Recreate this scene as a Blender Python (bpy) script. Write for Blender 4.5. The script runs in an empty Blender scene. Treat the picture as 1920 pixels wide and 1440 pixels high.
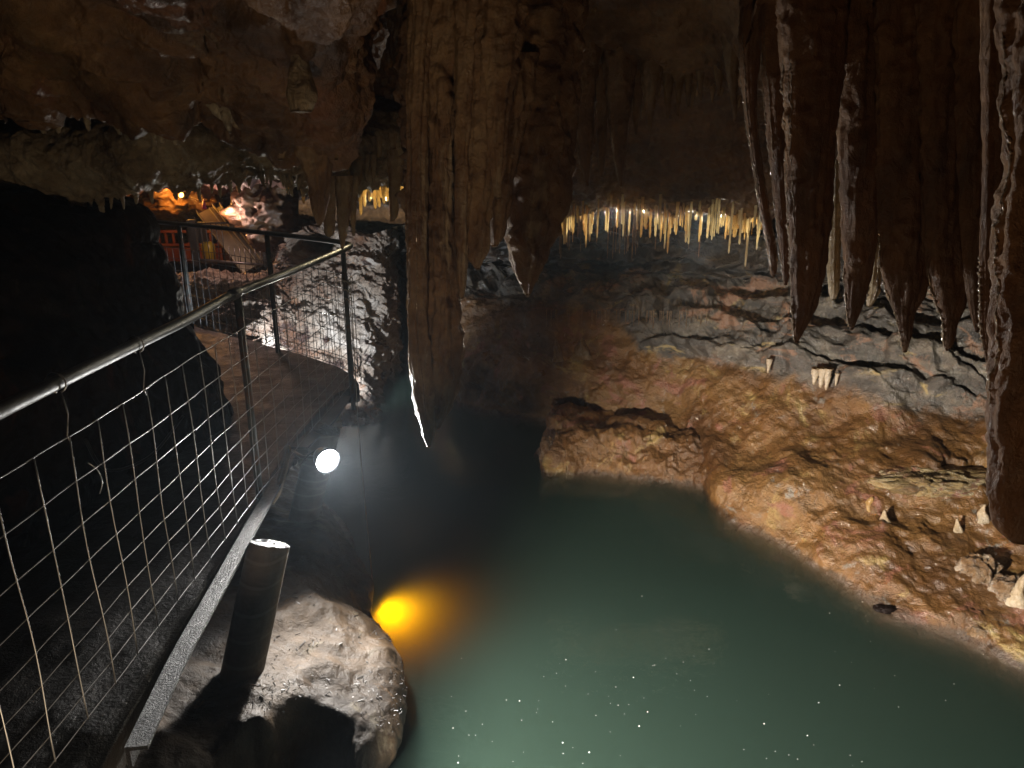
import bpy, math, random
import numpy as np
from mathutils import Vector, Matrix

# ------------------------------------------------------------------ camera, world, exposure
scene = bpy.context.scene
COL = scene.collection
PITCH = math.radians(17.0)
FPX = 1371.0                      # focal length in pixels of the 1920-wide photograph
CAM = Vector((0.0, 0.0, 2.5))     # water level is z = 0
cd = bpy.data.cameras.new("camera")
cam = bpy.data.objects.new("camera", cd)
COL.objects.link(cam)
cam.location = CAM
cam.rotation_euler = (math.radians(90) - PITCH, 0, 0)
cd.sensor_width = 36.0
cd.lens = FPX / 1920.0 * 36.0
cd.clip_start = 0.02
cd.clip_end = 200.0
scene.camera = cam

world = bpy.data.worlds.new("World")
scene.world = world
world.use_nodes = True
world.node_tree.nodes["Background"].inputs[0].default_value = (0.02, 0.02, 0.022, 1)
world.node_tree.nodes["Background"].inputs[1].default_value = 0.02
scene.view_settings.view_transform = 'Standard'
scene.view_settings.look = 'None'
scene.view_settings.exposure = 0.0
scene.view_settings.gamma = 1.0
scene.cycles.max_bounces = 6
scene.cycles.diffuse_bounces = 3
scene.cycles.glossy_bounces = 3
scene.cycles.transparent_max_bounces = 12
scene.cycles.volume_bounces = 3
scene.cycles.sample_clamp_indirect = 3.0
scene.cycles.caustics_reflective = False
scene.cycles.caustics_refractive = False

random.seed(5)
RNG = np.random.default_rng(7)


def ray(px, py):
    x = (px - 960.0) / FPX
    y = (720.0 - py) / FPX
    c, s = math.cos(PITCH), math.sin(PITCH)
    return Vector((x, c + y * s, -s + y * c))


def W(px, py, Y):
    d = ray(px, py)
    return CAM + d * (Y / d.y)


def Wz(px, py, z):
    d = ray(px, py)
    return CAM + d * ((z - CAM.z) / d.z)


# ------------------------------------------------------------------ lamps
def point_lamp(name, loc, power, color, radius=0.03):
    l = bpy.data.lights.new(name, 'POINT')
    l.energy = power
    l.color = color
    l.shadow_soft_size = radius
    o = bpy.data.objects.new(name, l)
    o.location = loc
    COL.objects.link(o)
    return o


def spot_lamp(name, loc, target, power, color, size_deg, blend=0.5, radius=0.03):
    l = bpy.data.lights.new(name, 'SPOT')
    l.energy = power
    l.color = color
    l.shadow_soft_size = radius
    l.spot_size = math.radians(size_deg)
    l.spot_blend = blend
    o = bpy.data.objects.new(name, l)
    o.location = loc
    d = Vector(target) - Vector(loc)
    o.rotation_euler = d.to_track_quat('-Z', 'Y').to_euler()
    COL.objects.link(o)
    return o


WHITE = (1.0, 0.97, 0.92)
COOL = (0.86, 0.93, 1.0)
WARM = (1.0, 0.72, 0.42)
AMBER = (1.0, 0.5, 0.08)
LAMP = Vector((-0.982, 3.563, 1.0))          # the glaring floodlight on an arm at the end of the edge beam
LAMP_DIR = Vector((0.58, -0.72, -0.10)).normalized()
spot_lamp("floodlight_beam", LAMP + LAMP_DIR * 0.06, LAMP + LAMP_DIR, 270, WHITE, 150, 0.7, 0.05)
PLAT = Vector((-0.70, 1.35, 0.88))          # floodlight under the viewing platform, below the frame
PLAT_DIR = Vector((0.74, 0.63, -0.34)).normalized()
spot_lamp("platform_light_beam", PLAT, PLAT + PLAT_DIR, 1800, (1.0, 0.93, 0.82), 84, 0.7, 0.025)
spot_lamp("ceiling_uplight_beam", (-0.75, 0.9, 0.75), W(0, 250, 3.0), 46, (1.0, 0.74, 0.46), 79, 0.06, 0.12)
spot_lamp("drapery_fill_spot", (0.35, 0.9, 0.75), W(1430, 120, 3.2), 22, (1.0, 0.60, 0.30), 78, 0.5, 0.12)  # unseen warm fill, added to bring out the dark draperies
for _px, _pw in ((1062, 22), (1110, 20), (1160, 22), (1212, 26), (1262, 40), (1312, 36), (1362, 30), (1412, 22)):
    spot_lamp("straw_backlight_beam", W(_px, 398, 6.44), W(_px, 390, 6.0), _pw * 3.6, (1.0, 0.92, 0.76), 72, 0.5, 0.008)
spot_lamp("shelf_glint_beam", W(1320, 495, 7.0), W(1300, 352, 5.85), 90, (1.0, 0.95, 0.85), 46, 0.6, 0.02)
spot_lamp("ledge_glint_fill", (-1.72, 6.35, 1.0), W(470, 300, 4.4), 34, (1.0, 0.95, 0.85), 62, 0.6, 0.02)  # unseen spot added to make the ledge cluster shine
spot_lamp("passage_floor_light_beam", Wz(575, 692, 0.62), W(590, 560, 8.2), 210, COOL, 150, 0.6, 0.04)
spot_lamp("bank_floor_light_beam", Wz(420, 620, 0.62), W(410, 540, 8.2), 190, (1.0, 0.86, 0.66), 150, 0.6, 0.04)
point_lamp("chamber_lamp_light", W(332, 366, 10.3), 40, (1.0, 0.42, 0.07), 0.03)
point_lamp("niche_lamp_light", W(459, 389, 9.5), 24, (1.0, 0.5, 0.1), 0.03)
point_lamp("chamber_red_light", W(420, 400, 8.9), 16, (1.0, 0.62, 0.5), 0.05)
spot_lamp("crevice_lamp_light", W(704, 374, 5.8), W(704, 352, 5.4), 26, (1.0, 0.84, 0.5), 80, 0.5, 0.02)
spot_lamp("underwater_lamp_light", (-0.78, 3.78, -0.06), (-0.08, 3.75, -0.70), 760, (1.0, 0.27, 0.0), 168, 1.0, 0.09)


# ------------------------------------------------------------------ numpy noise
def _h(ix, iy, iz, seed):
    h = (ix.astype(np.uint32) * np.uint32(374761393) + iy.astype(np.uint32) * np.uint32(668265263)
         + iz.astype(np.uint32) * np.uint32(2147483647 - 1274126177) + np.uint32(seed * 97 + 13))
    h = (h ^ (h >> np.uint32(13))) * np.uint32(1274126177)
    h = h ^ (h >> np.uint32(16))
    h = h * np.uint32(2246822519)
    return h ^ (h >> np.uint32(15))


def gnoise(P, seed=0):
    Pi = np.floor(P).astype(np.int64)
    f = P - Pi
    u = f * f * f * (f * (f * 6 - 15) + 10)
    res = 0
    for dx in (0, 1):
        wx = u[..., 0] if dx else 1 - u[..., 0]
        for dy in (0, 1):
            wy = u[..., 1] if dy else 1 - u[..., 1]
            for dz in (0, 1):
                wz = u[..., 2] if dz else 1 - u[..., 2]
                h = _h(Pi[..., 0] + dx, Pi[..., 1] + dy, Pi[..., 2] + dz, seed)
                gx = (h & np.uint32(1023)).astype(np.float64) / 511.5 - 1
                gy = ((h >> np.uint32(10)) & np.uint32(1023)).astype(np.float64) / 511.5 - 1
                gz = ((h >> np.uint32(20)) & np.uint32(1023)).astype(np.float64) / 511.5 - 1
                res = res + wx * wy * wz * (gx * (f[..., 0] - dx) + gy * (f[..., 1] - dy) + gz * (f[..., 2] - dz))
    return res * 1.4


def fbm(P, freq, octv=4, seed=0, gain=0.5):
    P = np.asarray(P, dtype=np.float64) * np.asarray(freq, dtype=np.float64)
    a, s = 1.0, 0.0
    for i in range(octv):
        s = s + a * gnoise(P + 17.3 * i, seed + i)
        P = P * 2.03
        a *= gain
    return s


def ridged(P, freq, octv=4, seed=0, gain=0.5):
    P = np.asarray(P, dtype=np.float64) * np.asarray(freq, dtype=np.float64)
    a, s = 1.0, 0.0
    for i in range(octv):
        s = s + a * (1 - 2 * np.abs(gnoise(P + 11.7 * i, seed + i)))
        P = P * 2.03
        a *= gain
    return s


def smoothstep(a, b, x):
    t = np.clip((x - a) / (b - a), 0, 1)
    return t * t * (3 - 2 * t)


# ------------------------------------------------------------------ materials
def new_mat(name):
    m = bpy.data.materials.new(name)
    m.use_nodes = True
    nt = m.node_tree
    for n in list(nt.nodes):
        nt.nodes.remove(n)
    out = nt.nodes.new("ShaderNodeOutputMaterial")
    return m, nt, out


def N(nt, typ, **kw):
    n = nt.nodes.new(typ)
    for k, v in kw.items():
        if k.startswith("i_"):
            n.inputs[k[2:].replace("_", " ")].default_value = v
        else:
            setattr(n, k, v)
    return n


def ramp(nt, src, stops):
    r = nt.nodes.new("ShaderNodeValToRGB")
    e = r.color_ramp.elements
    while len(e) < len(stops):
        e.new(0.5)
    for el, (p, c) in zip(e, stops):
        el.position = p
        el.color = (c, c, c, 1) if isinstance(c, (int, float)) else (*c, 1)
    nt.links.new(src, r.inputs[0])
    return r.outputs[0]


def tex_noise(nt, vec, scale, detail=6, rough=0.6, dist=0.0, stretch=None):
    if stretch:
        mp = nt.nodes.new("ShaderNodeMapping")
        mp.inputs["Scale"].default_value = stretch
        nt.links.new(vec, mp.inputs["Vector"])
        vec = mp.outputs[0]
    t = nt.nodes.new("ShaderNodeTexNoise")
    t.inputs["Scale"].default_value = scale
    t.inputs["Detail"].default_value = detail
    t.inputs["Roughness"].default_value = rough
    t.inputs["Distortion"].default_value = dist
    nt.links.new(vec, t.inputs["Vector"])
    return t.outputs["Fac"]


def mixc(nt, fac, a, b):
    m = nt.nodes.new("ShaderNodeMix")
    m.data_type = 'RGBA'
    if isinstance(fac, float):
        m.inputs[0].default_value = fac
    else:
        nt.links.new(fac, m.inputs[0])
    for sock, v in ((m.inputs[6], a), (m.inputs[7], b)):
        if isinstance(v, tuple):
            sock.default_value = (*v, 1)
        else:
            nt.links.new(v, sock)
    return m.outputs[2]


def math_n(nt, op, a, b=None):
    m = nt.nodes.new("ShaderNodeMath")
    m.operation = op
    for i, v in enumerate((a, b)):
        if v is None:
            continue
        if isinstance(v, (int, float)):
            m.inputs[i].default_value = v
        else:
            nt.links.new(v, m.inputs[i])
    return m.outputs[0]


def rock_mat(name, cols, scale=1.6, rough=(0.25, 0.6), bump=0.5, bscale=14.0, bdist=0.02, patches=(),
             stretch=None, zone=None, fine=70.0, spec=0.5, translucent=0.0, tcol=(0.6, 0.3, 0.1), contrast=(0.35, 0.65), coat=0.0, tide=False):
    m, nt, out = new_mat(name)
    tc = nt.nodes.new("ShaderNodeTexCoord")
    v = tc.outputs["Object"]
    f = tex_noise(nt, v, scale, 8, 0.62, 0.6, stretch)
    stops = [(contrast[0] + (contrast[1] - contrast[0]) * i / (len(cols) - 1), c) for i, c in enumerate(cols)]
    base = ramp(nt, f, stops)
    f2 = tex_noise(nt, v, scale * 9, 6, 0.65, 0.2, stretch)
    var = ramp(nt, f2, [(0.3, (0.62, 0.6, 0.58)), (0.7, (1.25, 1.22, 1.2))])
    mul = nt.nodes.new("ShaderNodeMix")
    mul.data_type = 'RGBA'
    mul.blend_type = 'MULTIPLY'
    mul.inputs[0].default_value = 0.85
    nt.links.new(base, mul.inputs[6])
    nt.links.new(var, mul.inputs[7])
    base = mul.outputs[2]
    for i, (pc, psc, lo, hi, pst) in enumerate(patches):
        pf = tex_noise(nt, v, psc, 7, 0.68, 1.0 + 0.4 * i, pst)
        base = mixc(nt, ramp(nt, pf, [(lo, 0.0), (hi, 1.0)]), base, pc)
    rfac = tex_noise(nt, v, scale * 4, 5, 0.6)
    rsock = ramp(nt, rfac, [(0.3, rough[0]), (0.7, rough[1])])
    if zone:
        at = N(nt, "ShaderNodeAttribute", attribute_name="zone")
        zf = tex_noise(nt, v, 2.6, 7, 0.7, 0.8)
        zs = math_n(nt, 'ADD', at.outputs["Fac"], math_n(nt, 'MULTIPLY', math_n(nt, 'SUBTRACT', zf, 0.5), 0.9))
        zr = ramp(nt, zs, [(0.42, 0.0), (0.58, 1.0)])
        zb = ramp(nt, tex_noise(nt, v, zone["scale"], 9, 0.7, 0.7, zone.get("stretch")),
                  [(0.3 + 0.4 * i / (len(zone["cols"]) - 1), c) for i, c in enumerate(zone["cols"])])
        zb = mixc(nt, 0.75, zb, mixc(nt, ramp(nt, f2, [(0.3, 0.0), (0.7, 1.0)]), (0.02, 0.018, 0.016), zb))
        for (pc, psc, lo, hi, pst) in zone.get("patches", ()):
            pf = tex_noise(nt, v, psc, 7, 0.68, 1.2, pst)
            zb = mixc(nt, ramp(nt, pf, [(lo, 0.0), (hi, 1.0)]), zb, pc)
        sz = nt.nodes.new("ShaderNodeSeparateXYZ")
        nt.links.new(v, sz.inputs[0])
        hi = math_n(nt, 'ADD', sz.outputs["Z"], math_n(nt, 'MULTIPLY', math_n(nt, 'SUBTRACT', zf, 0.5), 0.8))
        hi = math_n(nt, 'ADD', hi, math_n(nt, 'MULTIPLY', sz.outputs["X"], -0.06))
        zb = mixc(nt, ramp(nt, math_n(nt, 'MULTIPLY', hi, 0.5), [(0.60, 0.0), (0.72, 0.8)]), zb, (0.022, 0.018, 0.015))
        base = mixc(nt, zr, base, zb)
    if tide:
        sx = nt.nodes.new("ShaderNodeSeparateXYZ")
        nt.links.new(v, sx.inputs[0])
        hz = math_n(nt, 'ADD', sx.outputs["Z"], math_n(nt, 'MULTIPLY', math_n(nt, 'SUBTRACT', f2, 0.5), 0.06))
        base = mixc(nt, ramp(nt, math_n(nt, 'MULTIPLY', hz, 10.0), [(0.15, 0.75), (0.45, 0.0)]), base, (0.030, 0.019, 0.010))
    b = nt.nodes.new("ShaderNodeBsdfPrincipled")
    nt.links.new(base, b.inputs["Base Color"])
    nt.links.new(rsock, b.inputs["Roughness"])
    b.inputs["Specular IOR Level"].default_value = spec
    if coat:
        b.inputs["Coat Weight"].default_value = coat
        b.inputs["Coat Roughness"].default_value = 0.12
    n1 = tex_noise(nt, v, bscale, 9, 0.68, 0.5, stretch)
    n2 = tex_noise(nt, v, fine, 5, 0.65)
    hsum = math_n(nt, 'ADD', n1, math_n(nt, 'MULTIPLY', n2, 0.28))
    bp = nt.nodes.new("ShaderNodeBump")
    bp.inputs["Strength"].default_value = bump
    bp.inputs["Distance"].default_value = bdist * 4
    nt.links.new(hsum, bp.inputs["Height"])
    nt.links.new(bp.outputs[0], b.inputs["Normal"])
    if coat:
        nt.links.new(bp.outputs[0], b.inputs["Coat Normal"])
    sh = b.outputs[0]
    if translucent:
        t = nt.nodes.new("ShaderNodeBsdfTranslucent")
        t.inputs["Color"].default_value = (*tcol, 1)
        nt.links.new(bp.outputs[0], t.inputs["Normal"])
        mx = nt.nodes.new("ShaderNodeMixShader")
        mx.inputs[0].default_value = translucent
        nt.links.new(sh, mx.inputs[1])
        nt.links.new(t.outputs[0], mx.inputs[2])
        sh = mx.outputs[0]
    nt.links.new(sh, out.inputs["Surface"])
    return m


def plain_mat(name, col, rough=0.5, metal=0.0, bump=0.0, bscale=60, var=0.35, emit=None, estr=0.0, spec=0.5, stain=None):
    m, nt, out = new_mat(name)
    tc = nt.nodes.new("ShaderNodeTexCoord")
    v = tc.outputs["Object"]
    f = tex_noise(nt, v, bscale * 0.25, 6, 0.65, 0.3)
    lo = tuple(c * (1 - var) for c in col)
    hi = tuple(min(1, c * (1 + var)) for c in col)
    base = ramp(nt, f, [(0.32, lo), (0.68, hi)])
    if stain:
        base = mixc(nt, ramp(nt, tex_noise(nt, v, 9, 7, 0.7, 0.8), [(0.5, 0.0), (0.6, 1.0)]), base, stain)
    b = nt.nodes.new("ShaderNodeBsdfPrincipled")
    nt.links.new(base, b.inputs["Base Color"])
    nt.links.new(ramp(nt, f, [(0.3, max(0.03, rough - 0.12)), (0.7, min(1, rough + 0.15))]), b.inputs["Roughness"])
    b.inputs["Metallic"].default_value = metal
    b.inputs["Specular IOR Level"].default_value = spec
    if emit:
        b.inputs["Emission Color"].default_value = (*emit, 1)
        b.inputs["Emission Strength"].default_value = estr
    if bump:
        bp = nt.nodes.new("ShaderNodeBump")
        bp.inputs["Strength"].default_value = bump
        bp.inputs["Distance"].default_value = 0.02
        nt.links.new(tex_noise(nt, v, bscale, 6, 0.7), bp.inputs["Height"])
        nt.links.new(bp.outputs[0], b.inputs["Normal"])
    nt.links.new(b.outputs[0], out.inputs["Surface"])
    return m


OCHRE = (0.34, 0.235, 0.085)
GREYR = (0.17, 0.15, 0.13)
CALC = (0.55, 0.49, 0.42)
M = {}
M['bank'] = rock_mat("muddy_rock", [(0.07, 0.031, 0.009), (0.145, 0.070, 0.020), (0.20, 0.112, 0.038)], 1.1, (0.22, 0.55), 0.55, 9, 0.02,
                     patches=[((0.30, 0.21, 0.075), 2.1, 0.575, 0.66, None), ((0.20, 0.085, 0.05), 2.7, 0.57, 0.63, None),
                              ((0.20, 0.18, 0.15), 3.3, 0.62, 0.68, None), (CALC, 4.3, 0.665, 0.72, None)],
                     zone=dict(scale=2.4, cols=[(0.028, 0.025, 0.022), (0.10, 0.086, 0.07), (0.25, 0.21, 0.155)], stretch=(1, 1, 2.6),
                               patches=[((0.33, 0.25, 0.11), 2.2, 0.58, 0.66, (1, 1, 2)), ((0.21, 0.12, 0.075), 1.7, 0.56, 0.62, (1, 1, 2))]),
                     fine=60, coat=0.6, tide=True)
M['ceil'] = rock_mat("ceiling_rock", [(0.045, 0.021, 0.008), (0.12, 0.06, 0.023), (0.20, 0.115, 0.05)], 2.2, (0.3, 0.62), 0.6, 9, 0.02,
                     patches=[((0.24, 0.19, 0.13), 1.9, 0.58, 0.7, None), ((0.14, 0.06, 0.028), 2.5, 0.56, 0.66, None)], fine=45)
M['ceil_pale'] = rock_mat("pale_ceiling_rock", [(0.11, 0.075, 0.042), (0.26, 0.20, 0.125), (0.42, 0.36, 0.26)], 2.6, (0.22, 0.55), 0.7, 11, 0.02,
                          patches=[((0.40, 0.36, 0.29), 4, 0.58, 0.68, None), ((0.1, 0.055, 0.03), 2.5, 0.56, 0.66, None)], fine=50, coat=0.2)
M['ceil_brown'] = rock_mat("brown_roof_rock", [(0.05, 0.024, 0.010), (0.10, 0.048, 0.017), (0.17, 0.085, 0.03)], 2.0, (0.3, 0.6), 0.5, 8, 0.02,
                           patches=[((0.2, 0.12, 0.05), 2.5, 0.6, 0.7, None)], fine=45, coat=0.6)
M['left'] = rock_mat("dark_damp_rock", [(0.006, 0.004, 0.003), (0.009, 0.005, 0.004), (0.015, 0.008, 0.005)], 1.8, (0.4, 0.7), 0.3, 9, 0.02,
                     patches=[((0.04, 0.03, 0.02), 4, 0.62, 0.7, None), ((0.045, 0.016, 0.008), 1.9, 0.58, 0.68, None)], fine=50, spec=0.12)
M['slab'] = rock_mat("ochre_rock", [(0.12, 0.07, 0.03), (0.27, 0.19, 0.08), (0.42, 0.35, 0.2)], 5.0, (0.2, 0.5), 0.7, 16, 0.02, patches=[((0.2, 0.08, 0.05), 5, 0.55, 0.62, None)], stretch=(1, 1, 2.5), fine=80, coat=0.4)
M['calcite_rock'] = rock_mat("crusted_calcite", [(0.11, 0.055, 0.02), (0.22, 0.14, 0.075), (0.45, 0.38, 0.30)], 7.0, (0.1, 0.4), 0.8, 30, 0.015, fine=110, coat=0.5)
M['mound'] = rock_mat("mound_rock", [(0.028, 0.017, 0.009), (0.060, 0.038, 0.020), (0.105, 0.068, 0.037)], 2.0, (0.35, 0.7), 0.5, 15, 0.009,
                      patches=[((0.16, 0.13, 0.085), 2.6, 0.57, 0.66, None), ((0.14, 0.075, 0.027), 3.1, 0.6, 0.66, None)], fine=70)
M['passage'] = rock_mat("passage_rock", [(0.12, 0.06, 0.035), (0.32, 0.26, 0.21), (0.5, 0.46, 0.42)], 1.8, (0.25, 0.6), 0.8, 9, 0.03,
                        patches=[((0.045, 0.02, 0.015), 2.4, 0.56, 0.62, None), ((0.25, 0.12, 0.06), 1.5, 0.57, 0.66, None)], fine=40)
M['chamber'] = rock_mat("chamber_rock", [(0.05, 0.025, 0.02), (0.11, 0.05, 0.035), (0.17, 0.08, 0.05)], 1.6, (0.4, 0.7), 0.6, 7, 0.03, fine=40)
M['drape'] = rock_mat("flowstone", [(0.09, 0.045, 0.02), (0.17, 0.098, 0.047), (0.25, 0.17, 0.095)], 3.0, (0.22, 0.5), 0.55, 26, 0.012,
                      patches=[((0.28, 0.22, 0.15), 3, 0.6, 0.7, (1, 1, .3))], stretch=(1, 1, .8), fine=110)
M['drape_wet'] = rock_mat("wet_flowstone", [(0.07, 0.033, 0.014), (0.15, 0.074, 0.030), (0.23, 0.128, 0.058)], 3.0, (0.35, 0.65), 0.5, 24, 0.012,
                          stretch=(1, 1, .5), fine=120, translucent=0.2, tcol=(0.34, 0.18, 0.07), coat=0.06)
M['stal'] = rock_mat("stalactite_stone", [(0.12, 0.07, 0.03), (0.22, 0.15, 0.08), (0.34, 0.27, 0.17)], 6.0, (0.15, 0.4), 0.5, 30, 0.01, stretch=(1, 1, .5),
                     fine=120, translucent=0.2, tcol=(0.6, 0.36, 0.14), coat=0.3)
M['stal_pale'] = rock_mat("pale_calcite", [(0.3, 0.22, 0.12), (0.45, 0.36, 0.24), (0.6, 0.53, 0.42)], 8.0, (0.15, 0.4), 0.5, 34, 0.01, fine=120, translucent=0.2, tcol=(0.7, 0.5, 0.25), coat=0.3)
M['straw_gold'] = rock_mat("amber_calcite", [(0.42, 0.24, 0.08), (0.62, 0.43, 0.19), (0.74, 0.58, 0.32)], 12.0, (0.1, 0.3), 0.4, 60, 0.006, fine=150, translucent=0.55, tcol=(0.95, 0.77, 0.45), coat=0.4)
M['straw_pale'] = rock_mat("ivory_calcite", [(0.55, 0.42, 0.22), (0.7, 0.6, 0.4), (0.8, 0.74, 0.6)], 12.0, (0.1, 0.3), 0.4, 60, 0.006, fine=150, translucent=0.55, tcol=(0.95, 0.85, 0.6), coat=0.4)
M['straw_dim'] = rock_mat("shaded_calcite", [(0.08, 0.055, 0.035), (0.16, 0.12, 0.08), (0.25, 0.2, 0.14)], 12.0, (0.2, 0.4), 0.4, 60, 0.006, fine=150, translucent=0.2)  # darker copy of the straw calcite, the gloom put into its colour
M['bead'] = plain_mat("wet_calcite_beads", (0.20, 0.155, 0.115), 0.05, 0.15, 0.0, 90, 0.3, spec=1.0)
M['pipe'] = plain_mat("galvanised_pipe", (0.05, 0.052, 0.055), 0.45, 0.5, 0.15, 80, 0.3)
M['wire'] = plain_mat("galvanised_wire", (0.18, 0.18, 0.185), 0.42, 0.7, 0.0, 80, 0.25)
M['post'] = plain_mat("painted_steel_post", (0.07, 0.075, 0.07), 0.5, 0.3, 0.2, 60, 0.3, stain=(0.10, 0.05, 0.03))
M['beam'] = plain_mat("gritty_wet_beam", (0.012, 0.012, 0.014), 0.42, 0.0, 1.0, 150, 0.5, spec=0.22)
M['walk'] = plain_mat("damp_walkway_concrete", (0.012, 0.008, 0.006), 0.5, 0, 0.6, 30, 0.4)
M['lamp_case'] = plain_mat("lamp_housing", (0.05, 0.05, 0.055), 0.35, 0.3, 0, 50, 0.2)
M['lamp_glow'] = plain_mat("lit_lens", (0.9, 0.9, 0.9), 0.3, 0, 0, 50, 0, emit=(0.93, 0.97, 1.0), estr=120)
M['amber_glow'] = plain_mat("lit_amber_lens", (0.9, 0.6, 0.2), 0.3, 0, 0, 50, 0, emit=(1.0, 0.55, 0.1), estr=12)
M['rope'] = plain_mat("pale_cord", (0.36, 0.33, 0.27), 0.7, 0, 0, 50, 0.3)
M['cable'] = plain_mat("black_cable", (0.02, 0.02, 0.02), 0.4, 0, 0, 50, 0.3)
M['timber'] = plain_mat("weathered_timber", (0.24, 0.17, 0.10), 0.6, 0, 0.8, 40, 0.5)
M['channel'] = plain_mat("cream_steel", (0.42, 0.40, 0.31), 0.5, 0, 0.2, 20, 0.25)
M['red'] = plain_mat("red_paint", (0.07, 0.014, 0.011), 0.5, 0, 0.2, 20, 0.3)
M['dark'] = plain_mat("dark_paint", (0.025, 0.028, 0.03), 0.5, 0.1, 0.1, 20, 0.3)
M['yellow'] = plain_mat("yellow_plastic", (0.42, 0.33, 0.03), 0.4, 0, 0, 20, 0.2)
M['pink'] = plain_mat("pink_ribbon", (0.5, 0.05, 0.22), 0.5, 0, 0.2, 20, 0.2)
M['litter'] = plain_mat('wet_litter', (0.03, 0.02, 0.013), 0.4, 0, 0, 40, 0.4)
M['fleck'] = plain_mat("foam_fleck", (0.7, 0.72, 0.68), 0.6, 0, 0, 20, 0.2)


def pillar_mat():
    m, nt, out = new_mat("spiral_formed_concrete")
    tc = nt.nodes.new("ShaderNodeTexCoord")
    v = tc.outputs["Object"]
    w = nt.nodes.new("ShaderNodeTexWave")
    w.wave_type = 'BANDS'
    w.bands_direction = 'Z'
    w.inputs["Scale"].default_value = 3.3
    w.inputs["Distortion"].default_value = 2.6
    w.inputs["Detail"].default_value = 3
    w.inputs["Detail Scale"].default_value = 0.8
    nt.links.new(v, w.inputs["Vector"])
    f = tex_noise(nt, v, 6, 7, 0.7, 0.5, (1, 1, 2.5))
    base = ramp(nt, f, [(0.3, (0.05, 0.038, 0.030)), (0.6, (0.105, 0.08, 0.06)), (0.72, (0.16, 0.125, 0.095))])
    base = mixc(nt, ramp(nt, w.outputs["Fac"], [(0.93, 0.0), (0.985, 0.4)]), base, (0.20, 0.165, 0.13))
    b = nt.nodes.new("ShaderNodeBsdfPrincipled")
    nt.links.new(base, b.inputs["Base Color"])
    b.inputs["Roughness"].default_value = 0.62
    bp = nt.nodes.new("ShaderNodeBump")
    bp.inputs["Strength"].default_value = 0.4
    bp.inputs["Distance"].default_value = 0.02
    nt.links.new(math_n(nt, 'ADD', math_n(nt, 'MULTIPLY', w.outputs["Fac"], 0.4), tex_noise(nt, v, 40, 6, 0.7)), bp.inputs["Height"])
    nt.links.new(bp.outputs[0], b.inputs["Normal"])
    nt.links.new(b.outputs[0], out.inputs["Surface"])
    return m


M['pillar'] = pillar_mat()
M['pillar_cap'] = plain_mat("wet_rough_concrete", (0.07, 0.07, 0.07), 0.18, 0.0, 1.0, 55, 0.4)


# ------------------------------------------------------------------ object helpers
def tag(o, label=None, cat=None, group=None, kind=None):
    if label:
        o['label'] = label
    if cat:
        o['category'] = cat
    if group:
        o['group'] = group
    if kind:
        o['kind'] = kind
    return o


def empty(name, loc):
    o = bpy.data.objects.new(name, None)
    o.empty_display_size = 0.1
    o.location = loc
    COL.objects.link(o)
    return o


def mesh_obj(name, verts, faces, mat, parent=None, smooth=True, loc=None):
    """verts in world space; origin placed at loc (default world origin)."""
    V = np.asarray(verts, dtype=np.float64).reshape(-1, 3)
    base = np.array(loc if loc is not None else (parent.location if parent else (0, 0, 0)), dtype=np.float64)
    me = bpy.data.meshes.new(name)
    me.from_pydata((V - base).tolist(), [], faces)
    if smooth:
        me.polygons.foreach_set("use_smooth", np.ones(len(me.polygons), dtype=bool))
    if not isinstance(mat, (list, tuple)):
        mat = [mat]
    for mm in mat:
        me.materials.append(mm)
    o = bpy.data.objects.new(name, me)
    if parent:
        o.parent = parent
    else:
        o.location = base
    COL.objects.link(o)
    return o


def grid_faces(nv, nu, wrap=False):
    f = []
    for j in range(nv - 1):
        for i in range(nu - (0 if wrap else 1)):
            a = j * nu + i
            b = j * nu + (i + 1) % nu
            f.append((a, b, b + nu, a + nu))
    return f


def grid_obj(name, P, mat, attr=None, parent=None):
    nv, nu, _ = P.shape
    me = bpy.data.meshes.new(name)
    n = nv * nu
    idx = np.arange(n).reshape(nv, nu)
    q = np.stack([idx[:-1, :-1], idx[:-1, 1:], idx[1:, 1:], idx[1:, :-1]], -1).reshape(-1, 4)
    me.vertices.add(n)
    me.vertices.foreach_set("co", P.reshape(-1).astype(np.float32))
    me.loops.add(q.size)
    me.loops.foreach_set("vertex_index", q.reshape(-1).astype(np.int32))
    me.polygons.add(len(q))
    me.polygons.foreach_set("loop_start", (np.arange(len(q)) * 4).astype(np.int32))
    me.polygons.foreach_set("loop_total", np.full(len(q), 4, dtype=np.int32))
    me.update(calc_edges=True)
    me.polygons.foreach_set("use_smooth", np.ones(len(q), dtype=bool))
    if attr is not None:
        a = me.attributes.new("zone", 'FLOAT', 'POINT')
        a.data.foreach_set("value", attr.reshape(-1).astype(np.float32))
    me.materials.append(mat)
    o = bpy.data.objects.new(name, me)
    if parent:
        o.parent = parent
    COL.objects.link(o)
    return o


def crom(A, n):
    """Catmull-Rom along axis 0 to n samples."""
    A = np.asarray(A, dtype=np.float64)
    k = len(A)
    t = np.linspace(0, k - 1, n)
    i = np.clip(np.floor(t).astype(int), 0, k - 2)
    f = (t - i).reshape((-1,) + (1,) * (A.ndim - 1))
    p0, p1, p2, p3 = A[np.clip(i - 1, 0, k - 1)], A[i], A[i + 1], A[np.clip(i + 2, 0, k - 1)]
    return 0.5 * (2 * p1 + (p2 - p0) * f + (2 * p0 - 5 * p1 + 4 * p2 - p3) * f ** 2 + (3 * p1 - p0 - 3 * p2 + p3) * f ** 3)


def patch(ctrl, nv, nu):
    """ctrl [rows][cols] of tuples (3 or 4 numbers) -> dense grid"""
    A = np.array(ctrl, dtype=np.float64)
    A = crom(A, nv)
    A = np.swapaxes(crom(np.swapaxes(A, 0, 1), nu), 0, 1)
    return A


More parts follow.
